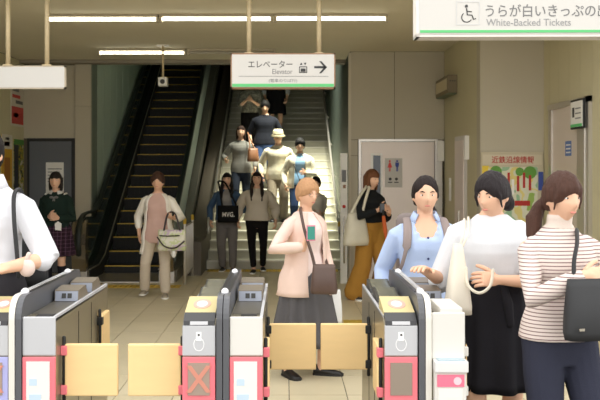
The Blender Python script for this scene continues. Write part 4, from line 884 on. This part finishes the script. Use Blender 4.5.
# --- pink cardigan woman
p = Person('woman in pink cardigan and long grey skirt looking at her phone', floor_at(306, 7.1), 1.545, yaw=38, near=True, wide=.95, hy=0, hp=8, hands={-1: dict(W(304, 247, 6.86), pole=(-.9, .3, -.6), palm=(.6, -.6, .3), curl=42, dir=(.25, -.1, 1), thumb=(1, 0, 0)), 1: {'to': (.19, -.10, .80), 'curl': 50}}, feet={-1: (-.14, .06), 1: (.11, -.06)})
p.top('blouse', fabric('pale_pink_blouse', (242, 222, 216)), hem=.80, infl=.014, frac=.5); p.skirt(fabric('grey_wool_skirt', (92, 90, 92)), 1.0, .26, w1=.30, d1=.25, pleats=11, amp=.025)
p.open_coat('cardigan', fabric('pink_knit', (240, 212, 198)), hem=.665, gap=24, infl=.024, flare=.085, sl=.012, frac=1.9); p.shoes(mat('black_leather', (28, 26, 25), .35), hgt=.085, toe={-1: -10, 1: 40}); p.hair((196, 150, 110), 'short', .035, vol=.018)
gl = MB(); 
for sd in (-1, 1): gl.tube([p.Hd((sd * .032 + .021 * math.cos(t), -.094 + .004 * abs(math.cos(t)), .008 + .017 * math.sin(t))) for t in [2 * math.pi * j / 16 for j in range(17)]], .0016, 5); gl.tube([p.Hd((sd * .053, -.09, .012)), p.Hd((sd * .076, -.01, .012))], .0016, 5)
gl.tube([p.Hd((-.011, -.096, .012)), p.Hd((.011, -.096, .012))], .0016, 5).obj('glasses', mat('thin_gold_rim', (150, 110, 80), .3, .6), p.root, True)
o = thing('phone', 'small pink and green phone in the hand of the pink cardigan woman', 'phone', P(311, 233, 6.82), rad(20)); Bx('case', mat('phone_pink', (226, 140, 160), .4), o, -.036, .036, -.004, .004, -.06, .06, .003); Bx('screen', mat('phone_screen_teal', (70, 150, 136), .2), o, -.030, .030, -.006, -.004, -.05, .05)
bag('shoulder_bag', 'brown leather shoulder bag at the hip of the pink cardigan woman', 'bag', mat('brown_leather', (92, 72, 64), .5, 0, .15, 8, .2, 30), P(324, 279, 6.78), .21, .22, .10, rz=rad(-8), taper=.8,
    strap=[P(316, 272, 6.78), P(312, 255, 6.80), P(305, 232, 6.84), P(301, 213, 6.95), P(301, 208, 7.08), P(308, 215, 7.24), P(322, 250, 7.2), P(330, 272, 6.9)], strap_m=mat('brown_leather_strap', (84, 64, 56), .5), sr=.012)
bag('shopping_bag', 'white plastic carrier bag hanging behind the pink cardigan woman', 'bag', mat('white_plastic', (232, 232, 230), .4), P(334, 307, 7.32), .13, .28, .09, rz=rad(30), taper=.9, strap=[[P(331, 296, 7.3), P(334, 281, 7.2)], [P(337, 296, 7.33), P(334, 281, 7.2)]], sr=.006)
# --- mustard trousers woman
p = Person('woman in black sweater and wide mustard trousers beside the toilet partition', floor_at(371, 11.3), 1.62, yaw=38, hy=6, hp=4, hands={1: {'to': (.06, -.26, 1.07), 'palm': (-1, 0, .3), 'curl': 45}, -1: {'to': (-.10, -.25, 1.12), 'palm': (1, 0, .3), 'curl': 45, 'pole': (-.8, .2, -.6)}}, feet={-1: (-.19, .10), 1: (.10, -.05)})
p.top('sweater', fabric('black_knit', (30, 32, 34)), hem=.95, infl=.02, frac=1.75, sl=.016, neck=1.36); p.trousers(fabric('mustard_corduroy', (170, 124, 54)), waist=1.03, thigh=.035, knee=.05, hemr=.13, hem=.08, fold=.008); p.shoes(mat('dark_sneaker', (60, 58, 56), .6), M_white); p.hair((112, 72, 46), 'bob', .02, -.135, .016)
bag('tote_bag', 'large off-white canvas tote on the shoulder of mustard trousers woman', 'bag', fabric('canvas_offwhite', (214, 208, 188)), P(356, 229, 11.12), .36, .40, .18, rz=rad(25), taper=.6, round_=2.7, strap=[[P(351, 214, 11.1), P(360, 196, 11.1), P(366, 187, 11.22), P(366, 186, 11.36)], [P(362, 214, 11.05), P(366, 198, 11.06), P(369, 188, 11.18), P(368, 186, 11.34)]], sr=.018)
o = thing('phone', 'dark phone held by the woman in mustard trousers', 'phone', P(382, 208, 10.98), rad(30)); Bx('case', M_dark, o, -.036, .036, -.005, .005, -.06, .06, .003); Bx('screen', G_screen, o, -.03, .03, -.007, -.005, -.052, .052)
o = thing('folding_umbrella', 'orange folded umbrella hanging from the arm of mustard trousers woman', 'umbrella', P(386, 240, 10.95)); MB().tube([(0, 0, 0), (-.01, 0, .12), (-.03, 0, .28)], [.008, .028, .022], 10).obj('folded_canopy', fabric('orange_nylon', (206, 104, 60)), o, True); MB().tube([(-.03, 0, .28), (-.035, 0, .36)], .012, 8).obj('grip', M_dark, o, True)
# --- blue shirt woman
p = Person('woman in light blue shirt with backpack behind the right ticket gate', floor_at(425, 5.62), 1.575, near=True, wide=1.04, hp=3, hands={-1: {'to': (-.27, -.05, .80), 'curl': 30, 'pole': (-.35, .8, -.3)}, 1: {'to': (.26, -.02, .80), 'pole': (.35, .8, -.3)}}, feet={-1: (-.10, .10), 1: (.09, -.12)})
bs_ = fabric('light_blue_oxford', (184, 202, 236), bump=.2); p.top('shirt', bs_, hem=.74, infl=.022, frac=1.85, sl=.020, fold=.007, neck=1.325, vneck=1.215); p.collar(bs_, 42, .03)
for k in range(6): MB().disc(p.T(0.0, -.118 - .012 * (k < 4) + .006 * abs(k - 1.5), 1.225 - .065 * k), .007, -.006).obj('button', mat('button_navy', (50, 60, 110), .4), p.root)
p.trousers(fabric('navy_trousers', (40, 44, 62)), hemr=.07); p.shoes(mat('black_leather', (28, 26, 25), .35)); p.hair((40, 30, 28), 'tail', .068, -.16, .014, front=False, tx=.05)
bp = thing('backpack', 'taupe backpack worn by the woman in light blue shirt', 'backpack', p.world((0, .22, .92)))
tp = mat('taupe_strap', (146, 132, 128), .8); MB().box(-.15, .15, -.07, .09, 0, .42, .05).obj('pack', mat('taupe_pack', (128, 116, 112), .8), bp, True)
inv = Matrix.Translation(-Vector(bp.location))
for sd in (-1, 1):
    pts = smooth_path([inv @ p.world(p.T(*v)) for v in ((sd * .10, .12, 1.26), (sd * .112, .03, 1.338), (sd * .122, -.085, 1.28), (sd * .135, -.132, 1.17), (sd * .165, -.10, 1.04), (sd * .18, .06, .98))]); q = MB(); rg = []
    for i, c in enumerate(pts):
        a = pts[max(i - 1, 0)]; b = pts[min(i + 1, len(pts) - 1)]; t = (b - a).normalized(); u_ = Vector((1, 0, 0)); u_ = (u_ - t * u_.dot(t)).normalized(); w_ = t.cross(u_); ww = .026 if i < 19 else .012
        rg.append([c + u_ * ww * math.cos(x) + w_ * .008 * math.sin(x) for x in [2 * math.pi * j / 10 for j in range(10)]])
    q.loft(rg).obj('shoulder_strap', tp, bp, True)
# --- white top woman
p = Person('woman in white top and black skirt reaching over the ticket gate', floor_at(492, 4.80), 1.65, yaw=-6, near=True, wide=.96, head=.98, drop=(.022, .042), hy=-40, hp=12, hands={-1: dict(W(426, 271, 4.66), pole=(-.2, .5, -1), palm=(0, -.2, -1), curl=18, thumb=(.2, -1, .3)), 1: {'to': (-.0, -.22, 1.03), 'pole': (1, .2, -.6), 'palm': (.2, .9, -.3), 'curl': 40, 'thumb': (0, 0, 1)}}, feet={-1: (-.08, -.05), 1: (.10, .10)})
p.top('blouse', fabric('white_jersey', (222, 224, 228), bump=.12), hem=1.005, infl=.024, frac=1.05, sl=.036, fold=.006, cuff=.072); p.skirt(fabric('black_cotton', (36, 35, 40)), 1.05, .46, w0=.15, w1=.235, d0=.115, d1=.20, pleats=13, amp=.016)
q = MB(); 
bow = [p.T(.0 + .04, -.14, .99), p.T(.06, -.155, .90), p.T(.07, -.16, .80)]; q.tube(bow, [.018, .026, .02], 8); q.tube([bow[0], p.T(.10, -.13, 1.02)], .016, 8); q.obj('waist_tie', fabric('black_cotton', (36, 35, 40)), p.root, True)
p.shoes(mat('black_leather', (28, 26, 25), .35)); p.hair((42, 36, 38), 'bun', .04, vol=.015)
bag('tote_bag', 'cream canvas tote hanging beside the woman in white top', 'bag', fabric('cream_canvas', (232, 224, 208)), P(458, 279, 4.58), .15, .36, .09, rz=rad(10), taper=.3, strap=[[P(460, 246, 4.57), P(463, 236, 4.59), p.world(p.T(-.15, -.10, 1.275)), p.world(p.T(-.14, .01, 1.315)), p.world(p.T(-.14, .1, 1.26))], [P(463, 246, 4.57), P(467, 236, 4.59), p.world(p.T(-.13, -.11, 1.275)), p.world(p.T(-.12, .01, 1.325)), p.world(p.T(-.12, .1, 1.26))]], sr=.006)
o = thing('rope_handle', 'cream rope loop hanging from the hand of the woman in white top', 'cord', P(480, 275, 4.50)); inv = Matrix.Translation(-Vector(o.location))
MB().tube(smooth_path([inv @ q for q in (P(466, 268, 4.55), P(468, 285, 4.52), P(479, 293, 4.5), P(490, 286, 4.5), P(493, 270, 4.52))]), .008, 8).obj('rope', fabric('rope_cream', (222, 214, 196)), o, True)
# --- striped woman
p = Person('woman in striped turtleneck and navy trousers at the right edge', floor_at(560, 4.28), 1.605, yaw=14, near=True, hy=8, hp=6, hands={-1: dict(W(583, 276, 4.02), pole=(-.9, .2, -.8), palm=(.2, .9, -.4), curl=45, thumb=(0, 0, 1), dir=(1, -.1, .05)), 1: dict(W(603, 270, 4.1), pole=(1, .5, -.5), palm=(-.3, .6, -.6), curl=45, dir=(-.5, -.3, -.5))}, feet={-1: (-.10, .06), 1: (.11, -.06)})
stp = striped('striped_jersey', (226, 212, 204), (128, 100, 98), .017, .26); p.top('turtleneck', stp, hem=.82, infl=.010, frac=1.93, sl=.010, fold=.003, neck=1.345)
MB().loft([p.ring(z, i) for z, i in ((1.335, .004), (1.345, .006))] + [[p.T(.058 * math.cos(a), .010 + .060 * math.sin(a) - zz * .2, 1.352 + zz) for a in [2 * math.pi * j / 20 for j in range(20)]] for zz in (.01, .03, .052)]).obj('turtleneck_collar', fabric('beige_rib', (222, 206, 194)), p.root, True)
p.trousers(fabric('navy_slacks', (50, 52, 66)), waist=1.0, thigh=.014, knee=.02, hemr=.075); p.shoes(mat('black_leather', (28, 26, 25), .35)); p.hair((78, 52, 42), 'tail', .025, -.26, .014, tx=-.055)
bag('shoulder_bag', 'black nylon shoulder bag held by the woman in striped turtleneck', 'bag', mat('black_nylon', (44, 45, 47), .6, 0, .1, 6), P(590, 309, 4.0), .25, .27, .10, rz=rad(12), taper=.88,
    strap=[P(574, 285, 4.0), P(574, 262, 4.03), P(577, 244, 4.10), P(577, 233, 4.22), P(577, 231, 4.32), P(583, 250, 4.42), P(600, 290, 4.3)], strap_m=mat('black_strap', (30, 30, 32), .6), sr=.010)
o = [q for q in bpy.data.objects if q.name.startswith('shoulder_bag') and 'nylon' in q.get('label', '')][0]; MB().box(-.09, -.065, -.068, -.06, .05, .062).obj('metal_tag', M_chrome, o)
# --- people on the stairs
def on_step(px, i): return floor_at(px, stair_y(i), stair_z(i))
st_feet = {-1: (-.09, -.02), 1: (.09, .02)}
p = Person('man in bucket hat and cream cardigan coming down the stairs', on_step(278, 4), 1.62, male=True, wide=1.02, hp=10, hands={-1: {'to': (-.29, -.05, .82)}, 1: {'to': (.27, -.05, .82)}}, feet=st_feet)
p.top('cardigan', fabric('cream_cardigan', (216, 208, 184)), hem=.74, infl=.03, frac=1.9, sl=.026, fold=.006); p.trousers(fabric('taupe_slacks', (150, 138, 120)), hemr=.085, thigh=.02, knee=.025); p.shoes(mat('black_leather', (28, 26, 25), .35)); p.hair((90, 86, 80), 'short', .05)
h = MB(); ring = lambda r, z, q=1.0: [p.Hd((r * math.cos(a), .004 + r * 1.16 * math.sin(a), z)) for a in [2 * math.pi * j / 28 for j in range(28)]]
h.loft([ring(.125, .02), ring(.128, .026), ring(.094, .062), ring(.09, .11), ring(.075, .138), ring(.03, .145)]); h.obj('bucket_hat', fabric('straw_hat', (206, 194, 160)), p.root, True); MB().loft([ring(.0965, .06), ring(.0955, .078), ring(.09, .079), ring(.09, .06)]).obj('hat_band', fabric('hat_band', (150, 136, 110)), p.root, True)
p = Person('young man in pale jacket and blue shirt on the lit stairs', on_step(300, 3), 1.61, male=True, hp=8, hands={-1: {'to': (-.26, -.06, .80)}, 1: {'to': (.10, -.20, 1.0), 'palm': (-1, 0, 0)}}, feet=st_feet)
p.top('shirt', fabric('sky_blue_shirt', (150, 190, 224)), hem=.80, infl=.014, frac=.4); p.open_coat('jacket', fabric('ivory_jacket', (228, 222, 200)), hem=.74, gap=26, infl=.03, flare=.01, sl=.022); p.trousers(fabric('blue_jeans', (52, 70, 104)), hemr=.07); p.shoes(mat('black_leather', (28, 26, 25), .35)); p.hair((22, 20, 20), 'short', .03, vol=.02)
bag('camera_case', 'dark camera on a strap across the chest of the pale jacketed man', 'camera', M_dark, P(302, 182, 15.45), .12, .11, .08, strap=[P(300, 181, 15.47), P(295, 168, 15.55), P(294, 163, 15.66), P(304, 163, 15.66), P(305, 172, 15.56), P(304, 181, 15.47)], sr=.007)
p = Person('woman in grey sweater with brown shoulder bag on the stairs', on_step(241, 5), 1.575, hands={-1: {'to': (-.28, -.12, .98)}, 1: {'to': (.26, -.05, .82)}}, feet=st_feet)
p.top('sweater', fabric('grey_sweater', (128, 126, 120)), hem=.74, infl=.026, frac=1.8, sl=.022); p.trousers(fabric('dark_jeans', (40, 46, 58)), hemr=.06); p.shoes(mat('black_leather', (28, 26, 25), .35)); p.hair((58, 40, 32), 'bob', .04, -.13, .014)
bag('shoulder_bag', 'brown shoulder bag of the grey sweater woman on the stairs', 'bag', mat('tan_leather', (136, 92, 62), .5), P(253, 155, 16.15), .22, .24, .12, rz=rad(20), taper=.8, strap=[P(250, 150, 16.1), P(249, 138, 16.2), P(248, 133, 16.35), P(254, 148, 16.3)], sr=.011)
p = Person('man in dark navy shirt looking down on the upper stairs', on_step(265, 8), 1.69, male=True, hp=22, hands={-1: {'to': (-.25, -.06, .82)}, 1: {'to': (.26, -.06, .82)}}, feet=st_feet)
p.top('shirt', fabric('dark_navy_shirt', (30, 32, 40)), hem=.80, infl=.02, frac=1.2, sl=.02); p.trousers(fabric('blue_jeans', (52, 70, 104)), hemr=.07); p.shoes(mat('black_leather', (28, 26, 25), .35)); p.hair((20, 18, 18), 'short', .04, vol=.016)
p = Person('person in patterned grey shirt on the stairs below the elevator sign', on_step(250, 13), 1.62, hp=15, hands={-1: {'to': (-.06, -.24, 1.08), 'palm': (1, 0, 0), 'curl': 40}, 1: {'to': (.07, -.24, 1.06), 'palm': (-1, 0, 0), 'curl': 40}}, feet=st_feet)
p.top('shirt', blotches('leaf_pattern_shirt', [(120, 116, 104), (84, 82, 76), (150, 146, 132), (100, 98, 90), (160, 156, 142)], 22, .9), hem=.84, infl=.024, frac=.9, sl=.028); p.trousers(fabric('black_trousers', (22, 20, 20)), hemr=.075, thigh=.02, knee=.02); p.shoes(mat('black_leather', (28, 26, 25), .35)); p.hair((36, 28, 26), 'short', .04)
p = Person('woman in white blouse and black pinafore high on the stairs', on_step(276, 16), 1.58, feet=st_feet)
p.top('blouse', fabric('white_blouse', (196, 200, 206)), hem=.95, infl=.014, frac=1.5, sl=.014); p.skirt(fabric('black_pinafore', (20, 20, 24)), 1.28, .46, w0=.165, w1=.23, d0=.115, d1=.18, pleats=9, amp=.01, name='pinafore'); p.shoes(mat('black_leather', (28, 26, 25), .35)); p.hair((36, 28, 26), 'bob', .03)
# ------------------------------------------------------------------ bake lettering and figure surfaces
bake_text()
bake_meshes()
